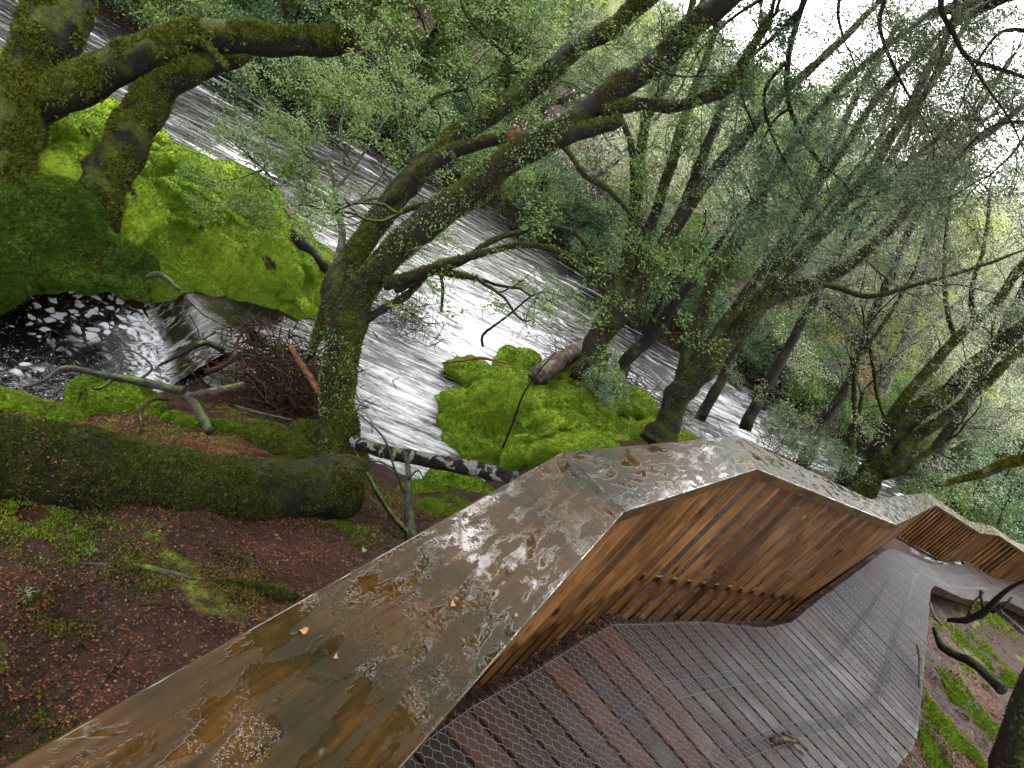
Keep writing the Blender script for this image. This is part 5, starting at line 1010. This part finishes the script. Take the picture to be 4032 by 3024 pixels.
pr('green', 'bushy_tree', 'mid green bushy tree across the river', 'tree', GF, 201, 5, 3.6, 3, 2, 5, .07, .17, 'twig', 'leaf_a')
pr('grey', 'bushy_tree', 'grey-green twiggy tree across the river', 'tree', GF, 202, 5, 3.6, 4, 2, 4, .07, .17, 'twig_pale', 'leaf_b')
pr('pale', 'bushy_tree', 'pale lichen-grey twiggy tree across the river', 'tree', GF, 203, 5, 3.8, 4, 2, 3, .07, .18, 'twig_pale', 'leaf_p')
pr('yellow', 'bushy_tree', 'bright yellow-green tree across the river', 'tree', GF, 204, 5, 3.6, 3, 2, 5, .07, .17, 'twig', 'leaf_y')
pr('dark', 'river_shrub', 'dark green shrub overhanging the far water edge', 'shrub', GB, 205, 2.4, 3.0, 6, 2, 5, .055, .13, 'twig', 'leaf_d', low=.02)
pr('mid', 'river_shrub', 'light green shrub overhanging the far water edge', 'shrub', GB, 206, 2.4, 3.0, 6, 2, 5, .055, .13, 'twig_pale', 'leaf_a', low=.02)
pr('russet', 'russet_shrub', 'russet red-brown shrub across the river', 'shrub', 'russet shrubs across the river', 207, 2.6, 2.6, 5, 2, 3, .05, .12, 'twig', 'leaf_r', low=.02)
rng = np.random.default_rng(400)
def put(key, x, y, s, dz=-.15, label=None):
    t, n = PR[key]; place(t, (x, y, float(hgt(x, y)[0]) + dz), s, rng.uniform(0, 6.28), n == 0, label); PR[key][1] += 1
fs = fb[np.argsort(fb[:, 0])]
def bank(x): return float(np.interp(x, fs[:, 0], fs[:, 1]))
for x in np.arange(-16, 17, .85):
    xx = x + rng.uniform(-.4, .4); put(rng.choice(['dark', 'mid', 'dark'], 1)[0], xx, bank(xx) + rng.uniform(.15, .7), rng.uniform(.6, 1.05))
def hmax(x, y):
    az = math.degrees(math.atan2(x, y)); dist = math.hypot(x, y); el = rng.uniform(3.2, 7.5) if 0 < az < 21 else (3.5 if -6 <= az <= 0 else -.2 if -15 <= az < -6 else (6 if az >= 21 else 14))
    return CZ + dist * math.tan(R(el)) - float(hgt(x, y)[0])
for row, (off, step, hs) in enumerate([(2.4, 2.3, (.75, 1.1)), (5.5, 2.8, (1.0, 1.4)), (10, 3.6, (1.2, 1.8)), (16, 4.2, (1.3, 2.0)), (24, 4.5, (1.4, 2.2))]):
    for x in np.arange(-20 - row * 4, 22 + row * 4, step):
        xx = x + rng.uniform(-.7, .7); y = bank(xx) + off + rng.uniform(-.8, .8); s = rng.uniform(*hs)
        if xx < -7: s *= 1.5
        s = min(s, hmax(xx, y) / 5.2 * rng.uniform(.85, 1.05))
        az = math.degrees(math.atan2(xx, y))
        key = rng.choice(['green', 'grey', 'pale', 'yellow'], p=[.45, .3, .1, .15] if az < -4 else ([.12, .26, .5, .12] if az > 5 else [.3, .3, .15, .25]))
        put(key, xx, y, max(s, .5))
for k in range(16):
    az = R(rng.uniform(-14, -3)); d_ = rng.uniform(25, 48); put(rng.choice(['yellow', 'green', 'pale']), d_ * math.sin(az), d_ * math.cos(az), rng.uniform(.65, .95))
for px, py, s in [(815, 372, .75), (835, 400, .6), (800, 395, .55), (650, 262, .6), (700, 305, .45), (842, 345, .6)]:
    q = G(px, py, 1.0); put('russet', q[0], max(q[1], bank(q[0]) + 1.2), s)
# right bank behind the far end of the boardwalk
for x, y, key, s in [(14, 22, 'dark', 1.6), (16, 20.5, 'green', .9), (18, 23, 'green', 1.1), (12.5, 20.4, 'dark', 1.1), (15, 24.5, 'grey', 1.0), (20, 20, 'grey', 1.1), (22, 25, 'green', 1.3), (11.2, 20.6, 'mid', .9), (19, 17.5, 'dark', 1.6), (23, 18, 'green', 1.2), (10.5, 22.5, 'grey', .8), (18, 28, 'grey', 1.2), (24, 30, 'pale', 1.3), (13, 27, 'pale', 1.0)]:
    put(key, x, y, s, label={'dark': 'dark green shrub near the far end of the boardwalk', 'mid': 'light green shrub near the far end of the boardwalk'}.get(key, {'green': 'mid green tree beyond the far end of the boardwalk', 'grey': 'grey-green tree beyond the far end of the boardwalk', 'pale': 'pale twiggy tree beyond the far end of the boardwalk'}.get(key)))
# leafy shrubs between the handrail and the river
for k, (px, py, z, H, W_, lf, lab) in enumerate([(770, 460, .9, 1.5, 1.7, 'leaf_b', 'glossy broad-leaved shrub on the bank just beyond the handrail, right of the yellow-mossed tree'), (805, 480, 1.2, 1.1, 1.6, 'leaf_t', 'silvery fine-leaved low shrub behind the descending handrail'), (600, 400, .9, .55, .9, 'leaf_t', 'small blue-green fern-like shrub beside the rotten log'), (690, 375, .3, .8, 1.0, 'leaf_a', 'small leafy shrub at the foot of the dead snag by the water')]):
    q = G(px, py, z); t = empty('leafy_shrub', q, lab, 'shrub'); tubes, anc, rg = bush_mesh(500 + k, H, W_, 6, 2, 3, .03, .06, rt=.008, low=.05)
    mb = MB(); twig_mesh(mb, [(a_ + q, b_, c_) for a_, b_, c_ in tubes]); mb.build('branches', M['twig'], t); mb = MB(); foliage(mb, [a_ + q for a_ in anc], rg, 2, .045 if k == 0 else .028, .05, .4, .6, .45); mb.build('foliage', M[lf], t, smooth=False)
print('trees', time.time() - T0)
print('script', time.time() - T0)
